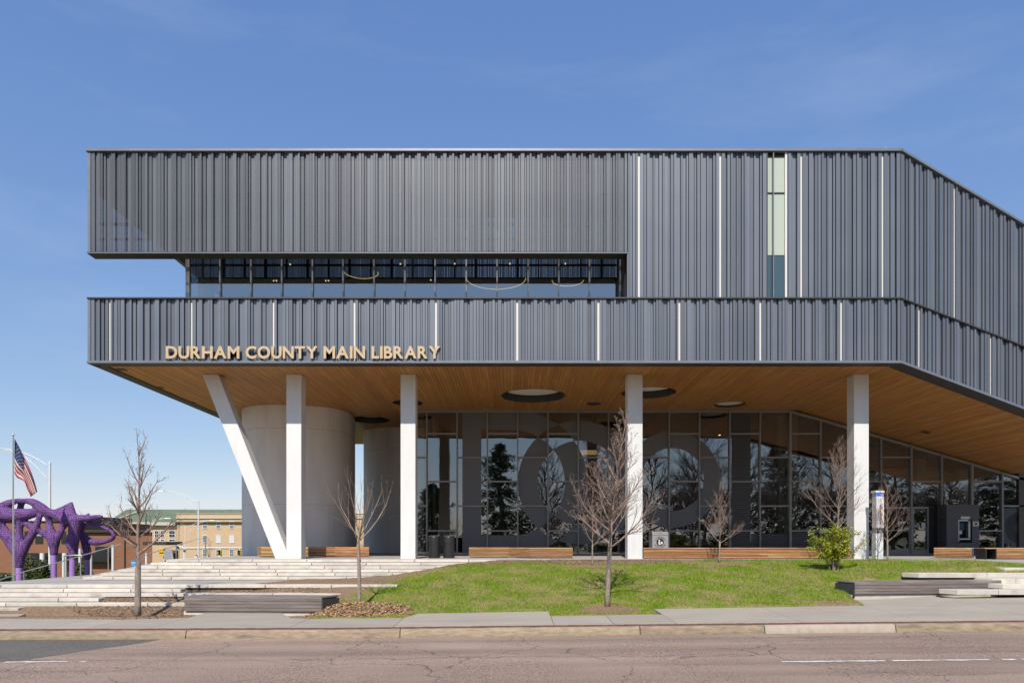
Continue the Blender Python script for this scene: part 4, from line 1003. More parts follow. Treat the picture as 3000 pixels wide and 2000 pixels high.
# weathered plank benches beside the pavement
def plank_bench(label, A, B, depth, z0f, h, loc, end_left):
    b = thing('plank_bench', loc, label, 'bench', 'grey plank benches by the pavement')
    A = Vector(A); B = Vector(B); d = (B - A); d.z = 0; L = d.length; d.normalize(); nrm = Vector((-d.y, d.x, 0))
    if nrm.y < 0: nrm = -nrm
    sk = Vector((-.22 if end_left else .30, 0, 0))
    def bar(name, o0, o1, za, zb, mm, s0=0.0, s1=0.0):
        p = [A + d * s0 + nrm * o0 + sk * (o0 / depth) * (1 if end_left else 0), B - d * s1 + nrm * o0 + sk * (o0 / depth) * (0 if end_left else 1), B - d * s1 + nrm * o1 + sk * (o1 / depth) * (0 if end_left else 1), A + d * s0 + nrm * o1 + sk * (o1 / depth) * (1 if end_left else 0)]
        MB().hexa([(q.x, q.y, za) for q in p], [(q.x, q.y, zb) for q in p]).build(name, mm, b, bevel=.004)
    zt = z0f + h
    bar('plinth', .06, depth - .05, z0f - .12, z0f + .045, M['conc'], -.05, -.05)
    bar('bench_core', .045, depth - .02, z0f + .05, zt - .05, M['black'], .03, .03)
    n = 4; sh = (h - .09) / n
    for k in range(n): bar('plank', 0, .04, z0f + .06 + k * sh + .004, z0f + .06 + (k + 1) * sh - .004, M['greywood'], .0, .0)
    for k in range(4): bar('seat_plank', depth * k / 4 + .003, depth * (k + 1) / 4 - .003, zt - .045, zt, M['greywood'], -.004, -.004)
    e = A if end_left else B; sgn = -1 if end_left else 1
    p = [e + nrm * .0 + d * sgn * .006, e + nrm * .0 + d * sgn * .03, e + nrm * depth + sk + d * sgn * .03, e + nrm * depth + sk + d * sgn * .006]
    if not end_left: p = [p[0], p[1], p[2], p[3]]
    MB().hexa([(q.x, q.y, z0f - .05) for q in p], [(q.x, q.y, zt - .075) for q in p]).build('end_plate', M['benchmetal'], b)
    return b
zl = PZ(1795, 19.95)
plank_bench('weathered grey plank bench below the steps on the left', (PX(540, 19.95), 19.95, 0), (PX(942, 19.75), 19.75, 0), .62, zl, PZ(1746, 19.9) - zl, (PX(740, 20), 20, zl), False)
zr = PZ(1746, 21.0)
plank_bench('weathered grey plank bench beside the stepped slabs on the right', (PX(2505, 20.95), 20.95, 0), (PX(2934, 21.55), 21.55, 0), .62, zr, PZ(1702, 21.0) - zr, (PX(2700, 21), 21, zr), True)
# litter bins
for i, (a, b_) in enumerate(((1253, 1287.5), (1296, 1331))):
    Y = 28.6; r = (PX(b_, Y) - PX(a, Y)) / 2; c = (PX((a + b_) / 2, Y), Y + r, PLAT)
    t = thing('litter_bin', c, ('left' if i == 0 else 'right') + '-hand of the two black cylindrical bins in front of the glass', 'bin', 'paired black bins')
    MB().lathe(c, [(r * .96, 0), (r * .97, .02), (r * .97, .62), (r, .63), (r, .90), (r * .98, .925)], 28).build('bin_body', M['black'], t, smooth='auto')
    MB().lathe((c[0], c[1], PLAT + .926), [(r * .97, 0), (r * .97, .012), (r * .75, .03), (r * .5, .035)], 28).build('lid', M['darkgrey'], t, smooth='auto')
    MB().box(c[0] - .03, c[0] + .03, Y - .006, Y + .02, PLAT + .875, PLAT + .91).build('lock', M['steel'], t)
# book return box
Y = 30.5; a, b_ = PX(1911, Y), PX(1958.5, Y); zt = PZ(1556, Y)
t = thing('book_return_box', ((a + b_) / 2, Y + .4, PLAT), 'grey metal book return box with round reader emblem behind the bench', 'return box')
MB().box(a, b_, Y, Y + .75, PLAT + .05, zt - .16).build('box_body', mat('box_grey', (.33, .33, .34), .45, .3), t, bevel=.015)
MB().hexa([(a - .01, Y - .02, zt - .158), (b_ + .01, Y - .02, zt - .158), (b_ + .01, Y + .77, zt - .158), (a - .01, Y + .77, zt - .158)], [(a + .0, Y + .10, zt), (b_, Y + .10, zt), (b_, Y + .77, zt), (a, Y + .77, zt)]).build('hood', mat('hood_grey', (.20, .19, .185), .5, .3), t, bevel=.01)
MB().box((a + b_) / 2 - .1, (a + b_) / 2 + .1, Y + .02, Y + .04, zt - .10, zt - .06).build('handle', M['steel'], t)
c = P(1934, 1587, Y - .004); r = .165
def disc(cx, cz, r, y, n=28): return MB().add([(cx + r * math.cos(q), y, cz + r * math.sin(q)) for q in np.linspace(0, 2 * math.pi, n, endpoint=False)], [tuple(range(n))])
em = disc(c.x, c.z, r, Y - .006).build('emblem', M['inkblack'], t)
disc(c.x - .035, c.z + .075, .035, Y - .009).build('emblem_mark', M['paper'], em)
MB().add([(c.x - .075, Y - .009, c.z + .03), (c.x - .015, Y - .009, c.z + .03), (c.x - .015, Y - .009, c.z - .05), (c.x + .03, Y - .009, c.z - .075), (c.x + .03, Y - .009, c.z - .12), (c.x - .075, Y - .009, c.z - .10)], [(0, 5, 4, 3, 2, 1)]).build('emblem_mark', M['paper'], em)
MB().add([(c.x + .01, Y - .009, c.z - .03), (c.x + .05, Y - .009, c.z + .03), (c.x + .09, Y - .009, c.z + .02), (c.x + .125, Y - .009, c.z - .05), (c.x + .07, Y - .009, c.z - .10)], [(0, 4, 3, 2, 1)]).build('emblem_mark', M['paper'], em)
def arc_word(word, cx, cz, r, a0, a1, y, size, m, parent, flip=False):
    for i, ch in enumerate(word):
        an = lerp(a0, a1, i / (len(word) - 1)); me = glyph(ch, size, .001, .004)
        v = np.zeros(len(me.vertices) * 3); me.vertices.foreach_get('co', v); v = v.reshape(-1, 3); v[:, 0] -= (v[:, 0].max() + v[:, 0].min()) / 2
        rot = an - math.pi / 2 if not flip else an + math.pi / 2
        c_, s_ = math.cos(rot), math.sin(rot); wv = np.empty_like(v)
        wv[:, 0] = cx + r * math.cos(an) + v[:, 0] * c_ - v[:, 1] * s_; wv[:, 2] = cz + r * math.sin(an) + v[:, 0] * s_ + v[:, 1] * c_; wv[:, 1] = y - v[:, 2]
        wv -= np.array(WLOC[parent.name]); me.vertices.foreach_set('co', wv.ravel()); me.materials.clear(); me.materials.append(m)
        o = bpy.data.objects.new('letter', me); col.objects.link(o); o.parent = parent
arc_word('LIBRARY', c.x, c.z, .195, R(150), R(30), Y - .006, .085, M['inkblack'], t)
arc_word('RETURN', c.x, c.z, .26, R(215), R(325), Y - .006, .085, M['inkblack'], t, True)
# emergency call post
Y = 26.9; a, b_ = PX(2566, Y), PX(2588, Y)
t = thing('emergency_post', ((a + b_) / 2, Y + .2, PLAT), 'tall white emergency call post with blue beacon beside the last column', 'call post')
wt = M['white']
MB().box(a - .0, b_, Y, Y + .32, PLAT, PZ(1562, Y)).build('lower_shaft', wt, t, bevel=.015)
MB().box(a + .02, b_ - .035, Y + .04, Y + .30, PZ(1562, Y), PZ(1546, Y)).build('speaker_niche', M['greyprint'], t)
MB().box(a + .06, a + .16, Y + .02, Y + .041, PZ(1560, Y), PZ(1548, Y)).build('speaker_grille', M['black'], t)
MB().box(a + .015, b_ + .02, Y - .02, Y + .32, PZ(1546, Y) + .001, PZ(1453.5, Y)).build('upper_shaft', wt, t, bevel=.015)
MB().box(a + .02, b_ + .015, Y - .0, Y + .30, PZ(1453.5, Y) + .001, PZ(1443, Y)).build('beacon_housing', mat('beacon_grey', (.35, .36, .38), .3), t)
MB().box(a + .035, a + .19, Y - .012, Y + .1, PZ(1452.5, Y), PZ(1445, Y)).build('beacon', M['bluelamp'], t)
MB().box(a - .02, b_ + .035, Y - .035, Y + .34, PZ(1443, Y) + .001, PZ(1436.5, Y)).build('cap', wt, t, bevel=.012)
hh = (PZ(1478, Y) - PZ(1537, Y)) / 9
for i, ch in enumerate('EMERGENCY'):
    me = glyph(ch, hh * 1.26, .001, .006); v = np.zeros(len(me.vertices) * 3); me.vertices.foreach_get('co', v); v = v.reshape(-1, 3); cx = (v[:, 0].max() + v[:, 0].min()) / 2
    wv = np.stack([PX(2579, Y) + v[:, 0] - cx, Y - .022 - v[:, 2], PZ(1478, Y) - hh * (i + 1) + .008 + v[:, 1]], 1) - np.array(WLOC[t.name])
    me.vertices.foreach_set('co', wv.ravel()); me.materials.clear(); me.materials.append(M['ink']); o = bpy.data.objects.new('letter', me); col.objects.link(o); o.parent = t
# book drop machine set in a dark housing
Y = 34.6; a, b_, zt = PX(2773.5, Y), PX(2868.5, Y), PZ(1477.5, Y)
t = thing('book_drop_machine', ((a + b_) / 2, Y + .4, PLAT), 'dark grey self-service book drop kiosk with a screen recess beside the doors', 'kiosk')
zA, zB = PZ(1521, Y), PZ(1588.5, Y); ra, rb = PX(2807, Y), PX(2848, Y)
MB().box(a, b_, Y, Y + .8, zA + .004, zt).build('housing_panel', M['darkgrey'], t)
MB().box(a, b_, Y, Y + .8, PLAT, zB - .004).build('housing_panel', M['darkgrey'], t)
MB().box(a, ra, Y, Y + .8, zB + .004, zA - .004).build('housing_panel', M['darkgrey'], t)
MB().box(rb, b_, Y, Y + .8, zB + .004, zA - .004).build('housing_panel', M['darkgrey'], t)
MB().box(a + .01, b_ - .01, Y + .45, Y + .79, PLAT + .02, zt - .02).build('housing_back', M['black'], t)
MB().box(ra + .005, ra + .05, Y - .01, Y + .2, zB + .06, zA - .005).build('recess_frame', M['steel'], t)
MB().box(ra + .051, rb - .09, Y - .01, Y + .2, zA - .09, zA - .005).build('recess_frame', M['steel'], t)
MB().box(rb - .19, rb - .10, Y - .01, Y + .2, zB + .25, zA - .005).build('recess_frame', M['steel'], t)
MB().box(ra + .06, rb - .22, Y + .25, Y + .27, PZ(1552, Y), PZ(1530, Y)).build('screen', emit('kiosk_screen', (.02, .06, .09), .10), t)
MB().box(ra + .06, ra + .28, Y + .12, Y + .14, PZ(1563.5, Y), PZ(1553, Y)).build('notice', M['paper'], t)
MB().box(ra + .03, rb - .12, Y - .06, Y + .2, PZ(1580, Y), PZ(1576, Y)).build('shelf', M['paper'], t)
MB().box(PX(2815, Y), PX(2841, Y), Y - .012, Y - .002, PZ(1519.5, Y), PZ(1512, Y)).build('name_plate', M['paper'], t)
MB().box(PX(2850, Y), PX(2867, Y), Y - .012, Y - .002, PZ(1540.5, Y), PZ(1527, Y)).build('poster', M['paper'], t)
MB().box(PX(2854, Y), PX(2863, Y), Y - .015, Y - .0125, PZ(1537.5, Y), PZ(1530, Y)).build('poster_print', mat('poster_red', (.35, .04, .06), .6), t)

# ================================================================== TREES
class Tree:
    def __init__(s, seed): s.r = random.Random(seed); s.tr = MB(); s.cr = MB(); s.tips = []
    def limb(s, mb, p, d, L, r0, r1, n, bend, up, sides):
        pts = [Vector(p)]; rr = [r0]; d = Vector(d).normalized()
        for i in range(n):
            d = (d + Vector((s.r.uniform(-1, 1), s.r.uniform(-1, 1), s.r.uniform(-1, 1))) * bend + Vector((0, 0, up))).normalized()
            pts.append(pts[-1] + d * (L / n)); rr.append(lerp(r0, r1, (i + 1) / n))
        mb.tube(pts, rr, sides, False)
        return pts, rr
    def branch(s, p, d, L, r, depth, up=.10, bend=.13, dens=1.0):
        n = 5 if depth > 1 else 4
        pts, rr = s.limb(s.cr, p, d, L, r, max(.0022, r * .28), n, bend, up, 5 if depth >= 2 else 3)
        s.tips.append(pts[-1])
        if depth == 0: return
        k = int(round((3 + L * 4.0) * dens)) if depth > 1 else int(round((2 + L * 5.5) * dens))
        for i in range(max(2, k)):
            t = s.r.uniform(.18, 1.0) * n; j = min(n - 1, int(t)); q = pts[j].lerp(pts[j + 1], t - j)
            dd = (pts[j + 1] - pts[j]).normalized(); az = s.r.uniform(0, 6.283)
            side = dd.orthogonal().normalized(); side = Matrix.Rotation(az, 3, dd) @ side
            ang = R(s.r.uniform(22, 48)); nd = dd * math.cos(ang) + side * math.sin(ang)
            s.branch(q, nd, L * s.r.uniform(.30, .55) * (1.15 - .45 * t / n), max(.003, rr[j] * .55), depth - 1, up, bend * 1.15, dens)
def bare_tree(label, base, H, fork, rad, seed, spread, nb, lean=0, r0=.05, mats=('bark', 'twig'), ang=(38, 62), topf=.25, dens=1.0, depth=2, up=.11, name='bare_tree', group='bare young trees', leader=True, buds=0):
    T = Tree(seed); base = Vector(base)
    z = base.z
    n = 14; pts = []; rr = []
    dx = dy = 0
    for i in range(n + 1):
        t = i / n; dx += T.r.uniform(-.012, .012) * H / 5; dy += T.r.uniform(-.012, .012) * H / 5
        pts.append(base + Vector((dx + lean * t * t, dy, -.05 + t * (H + .05)))); 
        rr.append(lerp(r0, .004, t ** .75) if t > fork / H else lerp(r0 * 1.05, r0 * .85, t * H / fork))
    rr[0] *= 1.25
    kf = next(i for i in range(n + 1) if pts[i].z - z >= fork)
    T.tr.tube(pts[:kf + 1], rr[:kf + 1], 9)
    if leader: T.cr.tube(pts[kf:], [min(q, rr[kf] * .98) for q in rr[kf:]], 6, False)
    top = H if leader else fork + .35
    for i in range(nb):
        t = (i + T.r.uniform(0, .8)) / nb; hz = lerp(fork, fork + (top - fork) * .93, t ** 1.15)
        f = hz / H * n; j = min(n - 1, int(f)); q = pts[j].lerp(pts[j + 1], f - j)
        az = i * 2.399 + T.r.uniform(-.5, .5); an = R(lerp(ang[1], ang[0], t) + T.r.uniform(-8, 8))
        d = Vector((math.cos(az) * math.sin(an), math.sin(az) * math.sin(an), math.cos(an)))
        L = spread * (lerp(1.0, topf, t) if leader else T.r.uniform(.75, 1.05)) * T.r.uniform(.85, 1.1)
        T.branch(q, d, L, max(.006, lerp(r0 * .46, r0 * .16, t)), depth, up, .12, dens)
    root = thing(name, tuple(base), label, 'tree', group)
    T.tr.build('trunk', M[mats[0]], root, smooth=True); T.cr.build('branches', M[mats[1]], root, smooth=True)
    if buds:
        m_ = MB()
        for p in T.tips:
            for _ in range(buds):
                q = p + Vector((T.r.uniform(-.03, .03), T.r.uniform(-.03, .03), T.r.uniform(-.03, .03))); a = Vector((T.r.uniform(-1, 1), T.r.uniform(-1, 1), T.r.uniform(-1, 1))).normalized() * .016; b_ = a.orthogonal().normalized() * .012
                m_.add([q - a, q + b_, q + a, q - b_], [(0, 1, 2, 3)])
        m_.build('buds', M['twig'], root, kind='stuff')
    return root
def tb(px, py, Y): z = zterr(PX(px, Y), Y); return (PX(px, Y), Y, z)
bare_tree('bare young tree in the mulch bed at far left by the sidewalk', (PX(403, 19.3), 19.3, PZ(1803, 19.3)), 4.95, 1.72, .5, 11, 1.38, 17, .08, .085, ang=(14, 66), topf=.42, dens=.85, up=.13, buds=1)
bare_tree('slim whip-like tree standing in the golden chip mound', (PX(1052, 20.0), 20.0, PZ(1778, 20.0)), 4.6, 1.95, .5, 29, 1.95, 10, -.05, .055, mats=('bark', 'twig2'), ang=(14, 52), topf=.7, dens=.40, depth=1, up=.17, leader=False, buds=1)
bare_tree('tallest bare tree on the lawn in front of the third column', (PX(1779, 20.0), 20.0, PZ(1778, 20.0)), 5.75, 1.75, .5, 37, 1.85, 26, .55, .075, ang=(20, 62), topf=.22, dens=1.05, up=.10, buds=2)
bare_tree('small pale tree behind the tallest one by the zigzag bench', tb(1736, 1652, 25.5), 2.85, .75, .4, 41, .95, 14, 0, .035, ang=(18, 60), topf=.35, dens=.9, up=.12)
bare_tree('small bare tree in front of the middle of the long bench', tb(2108, 1640, 26.2), 2.95, .75, .4, 53, 1.2, 22, 0, .036, ang=(18, 58), topf=.30, dens=1.0, up=.13)
bare_tree('spindly multi-branched tree behind the leafy shrub', tb(2452, 1650, 25.6), 4.1, 1.25, .4, 67, 1.75, 18, .2, .04, ang=(12, 50), topf=.5, dens=1.05, up=.10)
bare_tree('small bare tree right of the emergency call post', tb(2601, 1640, 26.0), 2.85, .72, .4, 71, 1.35, 18, .03, .036, ang=(22, 58), topf=.35, dens=1.0, up=.12)
# leafy shrub
def leaf_cloud(mb, rnd, c, rx, ry, rz, n, size, shell=.35):
    for _ in range(n):
        u = Vector((rnd.gauss(0, 1), rnd.gauss(0, 1), rnd.gauss(0, 1))).normalized() * (shell + (1 - shell) * rnd.random() ** .6)
        p = Vector(c) + Vector((u.x * rx, u.y * ry, u.z * rz)); a = Vector((rnd.uniform(-1, 1), rnd.uniform(-1, 1), rnd.uniform(-.6, .8))).normalized(); s = size * rnd.uniform(.7, 1.35)
        b_ = a.orthogonal().normalized(); b_ = Matrix.Rotation(rnd.uniform(0, 6.28), 3, a) @ b_
        mb.add([p - a * s, p + b_ * s * .42, p + a * s, p - b_ * s * .42], [(0, 1, 2, 3)])
rnd = random.Random(5); base = Vector(tb(2443, 1673, 24.2))
t = thing('leafy_shrub', tuple(base), 'bright lime-green leafy shrub in front of the last column', 'shrub')
st = MB(); lf = MB()
for i in range(9):
    az = rnd.uniform(0, 6.283); d = Vector((math.cos(az) * rnd.uniform(.08, .36), math.sin(az) * .25, 1)); T = Tree(900 + i)
    q = base + Vector((rnd.uniform(-.12, .12), rnd.uniform(-.08, .08), -.04)); pts, rr = T.limb(st, q, d, rnd.uniform(1.15, 1.75), .024, .006, 6, .10, .05, 6)
    for k in range(9):
        j = rnd.randrange(2, 6); a2 = rnd.uniform(0, 6.28); q2, _ = T.limb(st, pts[j], Vector((math.cos(a2), math.sin(a2), rnd.uniform(.1, .8))), rnd.uniform(.25, .55), .008, .003, 4, .15, .05, 4)
        for w_ in q2[1:]: leaf_cloud(lf, rnd, w_, .15, .15, .13, 18, .040, .1)
for k in range(5):
    q = base + Vector((.6 + .12 * k, -.05, .55 + .13 * k)); leaf_cloud(lf, rnd, q, .13, .13, .10, 40, .034, .1)
    st.tube([base + Vector((.25, 0, .5)), q], [.008, .004], 5, False)
for k in range(3): leaf_cloud(lf, rnd, base + Vector((-.75 - .08 * k, 0, .75 + .02 * k)), .14, .13, .09, 40, .034, .1)
st.build('stems', M['bark'], t, smooth=True); lf.build('foliage', M['leaf'], t)

# ================================================================== LEFT BACKGROUND
def G(X, Y): return gz(X, Y)
# ---- purple crocheted sculpture: swept tubes fused into one skin
SY = 34.0
def spt(q):                                                   # (x, y) in enlarged view pixels, optional depth offset
    x, y = q[0] / 3.266, 1240 + q[1] / 3.266; Y = SY + (q[2] if len(q) > 2 else 0)
    return P(x, y, Y)
ribs_ = [                                                     # centre line and half thickness, both in enlarged view pixels
    ([(-160, 900, .3), (-60, 850, .2), (20, 800), (90, 765), (150, 742), (220, 738), (300, 748), (350, 775), (400, 815), (450, 850)], [30, 32, 36, 30, 20, 17, 26, 32, 38, 34]),
    ([(-160, 960), (-40, 880), (40, 868), (120, 880), (220, 872), (310, 858), (380, 842), (450, 848), (520, 868), (580, 905), (640, 925), (700, 925)], [58, 62, 58, 52, 46, 36, 30, 30, 32, 30, 32, 34]),
    ([(205, 755, .4), (198, 790, .5), (195, 830, .3)], [26, 20, 26]),
    ([(680, 935), (740, 912), (800, 905), (860, 905), (930, 893), (978, 888)], [32, 28, 26, 22, 18, 9]),
    ([(505, 848, .2), (560, 832, .2), (610, 818, .2), (650, 793, .2), (688, 758, .2)], [10, 20, 24, 22, 10]),
    ([(600, 830, .2), (640, 855, .1), (690, 885), (740, 905)], [20, 32, 34, 24]), ([(688, 768, .2), (682, 810, .1), (690, 870)], [10, 22, 30]),
    ([(838, 888, .1), (846, 868, .1)], [14, 12]),
    ([(718, 925), (722, 985), (708, 1050), (694, 1110), (692, 1160), (700, 1215), (695, 1272)], [46, 36, 34, 46, 42, 32, 28]),
    ([(800, 965, .5), (772, 1005, .8), (775, 1050, .9), (800, 1110, .9), (822, 1170, .9), (835, 1230, .9), (836, 1290, .9)], [24, 28, 26, 24, 30, 28, 22]),
    ([(785, 1060, .9), (850, 1118, .8), (920, 1138, .6), (1000, 1128, .5), (1070, 1105, .4), (1092, 1075, .2), (1060, 1030, .2), (990, 990, .3), (920, 965, .4), (860, 945, .4)], [18, 26, 24, 18, 16, 13, 12, 13, 15, 20]),
    ([(455, 870), (468, 920, .1), (472, 975, .1), (485, 1035), (510, 1090), (515, 1140), (515, 1190), (515, 1240)], [26, 22, 26, 34, 44, 40, 30, 26]),
    ([(640, 940, .1), (600, 985, .1), (580, 1040), (548, 1100), (520, 1140)], [30, 24, 20, 24, 28]),
    ([(385, 880, -.1), (355, 955, -.1), (330, 1020, -.1), (300, 1080, -.1), (255, 1150), (205, 1230), (185, 1300), (183, 1352)], [16, 24, 30, 26, 30, 40, 34, 28]),
    ([(240, 945, .1), (300, 985), (370, 1020), (440, 1065), (500, 1110)], [20, 24, 22, 22, 28]),
    ([(195, 880), (190, 960), (188, 1040), (186, 1110), (184, 1180), (184, 1250)], [36, 24, 22, 30, 44, 46]),
    ([(0, 890), (25, 970), (70, 1040), (110, 1100), (150, 1170), (180, 1250)], [36, 20, 24, 34, 38, 40]),
    ([(-60, 960), (0, 1050, -.1), (50, 1110, -.1), (100, 1180, -.1), (150, 1240, -.1), (180, 1290)], [34, 18, 18, 22, 26, 32]),
    ([(140, 975), (118, 1030), (105, 1090)], [12, 9, 14]),
    ([(-160, 900), (-190, 1060), (-200, 1250), (-200, 1360)], [40, 34, 40, 28]),
    ([(184, 1260), (183, 1355)], [42, 30]),
]
tm = MB()
for pts, rad in ribs_:
    q = [spt(p) for p in pts]
    pp = []; rr = []
    for i in range(len(q) - 1):
        for t_ in np.linspace(0, 1, 4, endpoint=False):
            a = q[max(0, i - 1)]; b_ = q[i]; c_ = q[i + 1]; d_ = q[min(len(q) - 1, i + 2)]
            pp.append(.5 * ((2 * b_) + (c_ - a) * t_ + (2 * a - 5 * b_ + 4 * c_ - d_) * t_ * t_ + (3 * b_ - a - 3 * c_ + d_) * t_ ** 3)); rr.append(lerp(rad[i], rad[i + 1], t_) * .0069)
    pp.append(q[-1]); rr.append(rad[-1] * .0069)
    tm.tube(pp, rr, 12)
    for e_, r_ in ((pp[0], rr[0]), (pp[-1], rr[-1])):            # rounded ends
        tm.lathe((e_.x, e_.y, e_.z), [(r_ * math.cos(a_), r_ * math.sin(a_)) for a_ in np.linspace(-1.45, 1.45, 7)], 12)
base = P(185 / 3.266, 1700, SY); base.z = G(base.x, SY)
t = thing('purple_sculpture', tuple(base), 'purple crocheted arbor sculpture with branching limbs on posts', 'sculpture')
raw = tm.build('sculpture_skin', M['crochet'], t, smooth=True)
md = raw.modifiers.new('fuse', 'REMESH'); md.mode = 'VOXEL'; md.voxel_size = .04
md2 = raw.modifiers.new('soft', 'SMOOTH'); md2.factor = .6; md2.iterations = 8
dg = bpy.context.evaluated_depsgraph_get(); dg.update()
me = bpy.data.meshes.new_from_object(raw.evaluated_get(dg)); raw.modifiers.clear(); raw.data = me
for p_ in me.polygons: p_.use_smooth = True
for x, y, r_, off in ((184, 1345, .148, 0), (515, 1232, .135, 0), (693, 1262, .138, 0), (836, 1285, .12, .9), (-200, 1355, .148, 0)):
    a = spt((x, y, off)); MB().tube([(a.x, a.y, G(a.x, a.y) - .1), (a.x, a.y, a.z)], r_, 18).build('post', M['purplep'], t, smooth='auto')
# ---- flagpole and flag
FYp = 31.0; a = P(38.7, 1276, FYp); zb = G(a.x, FYp)
t = thing('flagpole', (a.x, a.y, zb), 'slim silver flagpole in front of the purple sculpture', 'flagpole')
MB().tube([(a.x, a.y, zb - .05), (a.x, a.y, a.z)], [.042, .028], 12).build('pole', M['steel'], t, smooth='auto')
MB().lathe((a.x, a.y, a.z), [(.01, 0), (.045, .02), (.055, .05), (.045, .08), (.01, .10)], 12).build('finial', M['steel'], t, smooth='auto')
MB().tube([(a.x + .05, a.y - .02, zb + .9), (a.x + .05, a.y - .02, a.z - .02)], .005, 5).build('halyard', M['lampwhite'], t)
def bez(p, t): 
    n = len(p) - 1; i = min(n - 1, int(t * n)); f = t * n - i
    a_, b_, c_, d_ = p[max(0, i - 1)], p[i], p[i + 1], p[min(n, i + 2)]
    return tuple(.5 * ((2 * b_[k]) + (c_[k] - a_[k]) * f + (2 * a_[k] - 5 * b_[k] + 4 * c_[k] - d_[k]) * f * f + (3 * b_[k] - a_[k] - 3 * c_[k] + d_[k]) * f ** 3) for k in (0, 1))
topc = [(42.5, 1284), (54, 1304), (72, 1340), (90, 1378), (103, 1415), (109, 1440)]
botc = [(42.5, 1385), (50, 1398), (70, 1409), (79, 1430), (86, 1444), (90, 1455)]
def flagpt(u, v):                                             # u along the fly, v down the hoist
    A, B = bez(topc, u), bez(botc, u); x = lerp(A[0], B[0], v); y = lerp(A[1], B[1], v)
    y += 10 * math.sin(v * math.pi) * u * (1 - u) * 2
    Y = FYp + .05 + u * (.16 * math.sin(v * 9.5 + 2.2 * u) + .10 * math.sin(v * 17 + 1)) * 1.0 + .05 * math.sin(u * 9 + v * 5)
    return P(x, y, Y)
fl = MB(); nu, nv = 30, 26
for i in range(nu + 1):
    for j in range(nv + 1): fl.v.append(tuple(flagpt(i / nu, j / nv)))
for i in range(nu):
    for j in range(nv):
        q = i * (nv + 1) + j; fl.f.append((q, q + nv + 1, q + nv + 2, q + 1))
        st_ = j * 13 // nv; fl.mi.append(2 if (i < nu * .4 and st_ < 7) else (0 if st_ % 2 == 0 else 1))
flag = fl.build('national_flag', [M['red'], M['flagwhite'], M['flagblue']], label='striped red and white flag with starred blue canton hanging from the pole', cat='flag', smooth=True)
flag.modifiers.new('thick', 'SOLIDIFY').thickness = .004
stm = MB()
for r_ in range(9):
    for c_ in range(6 if r_ % 2 == 0 else 5):
        u = .4 * ((c_ + .5) / 6 + (0 if r_ % 2 == 0 else .5 / 6)); v = (7 / 13) * (r_ + .6) / 9.4; p_ = flagpt(u, v); du = (flagpt(u + .01, v) - p_).normalized(); dv = (flagpt(u, v + .01) - p_).normalized(); nn = du.cross(dv).normalized()
        if nn.y > 0: nn = -nn
        ring = []
        for k in range(10):
            an = k * math.pi / 5; rr_ = .026 if k % 2 == 0 else .011; ring.append(p_ + nn * .006 + du * math.sin(an) * rr_ - dv * math.cos(an) * rr_)
        stm.add(ring, [tuple(range(10))])
stm.build('stars', M['flagwhite'], flag)
# ---- street lamps with curved twin arms
def street_lamp(label, px, pytop, Y, r, arm, dirn, hd=True):
    a = P(px, pytop, Y); zb = G(a.x, Y)
    t = thing('street_lamp', (a.x, Y, zb), label, 'street lamp', 'white street lamps')
    MB().tube([(a.x, Y, zb - .05), (a.x, Y, a.z)], [r * 1.15, r * .85], 12).build('pole', M['lampwhite'], t, smooth='auto')
    MB().lathe((a.x, Y, a.z), [(r * .9, 0), (r * .9, .06), (r * .3, .12)], 12).build('pole_cap', M['lampwhite'], t, smooth='auto')
    pts1 = []; pts2 = []
    for s_ in np.linspace(0, 1, 11):
        pts1.append((a.x + dirn * arm * s_, Y, a.z - .25 + arm * .36 * (1 - (1 - s_) ** 2))); pts2.append((a.x + dirn * arm * s_ * .92, Y, a.z - 1.15 * arm / 3.6 - .2 + (arm * .36 + 1.0 * arm / 3.6) * (1 - (1 - s_) ** 2)))
    MB().tube(pts1, r * .38, 8).build('arm', M['lampwhite'], t, smooth=True)
    MB().tube(pts2, r * .32, 8).build('arm_brace', M['lampwhite'], t, smooth=True)
    MB().tube([pts1[3], pts2[4]], r * .25, 6).build('arm_strut', M['lampwhite'], t)
    e = pts1[-1]; MB().hexa([(e[0] - .05, Y - .14, e[2] - .06), (e[0] + dirn * .75, Y - .14, e[2] - .02), (e[0] + dirn * .75, Y + .14, e[2] - .02), (e[0] - .05, Y + .14, e[2] - .06)], [(e[0] - .05, Y - .1, e[2] + .06), (e[0] + dirn * .7, Y - .1, e[2] + .05), (e[0] + dirn * .7, Y + .1, e[2] + .05), (e[0] - .05, Y + .1, e[2] + .06)]).build('lamp_head', M['lampwhite'], t)
street_lamp('white street lamp with curved arm behind the flag', 146, 1357, 48.0, .085, 3.6, -1)
street_lamp('white street lamp with curved arm in front of the tan building', 581.5, 1467, 78.0, .085, 3.9, -1)
street_lamp('small far street lamp leaning its arm right in front of the tan building', 543, 1544, 92.0, .075, 3.3, 1)
street_lamp('far street lamp half hidden by the bare tree at left', 389, 1546, 88.0, .08, 4.2, 1)
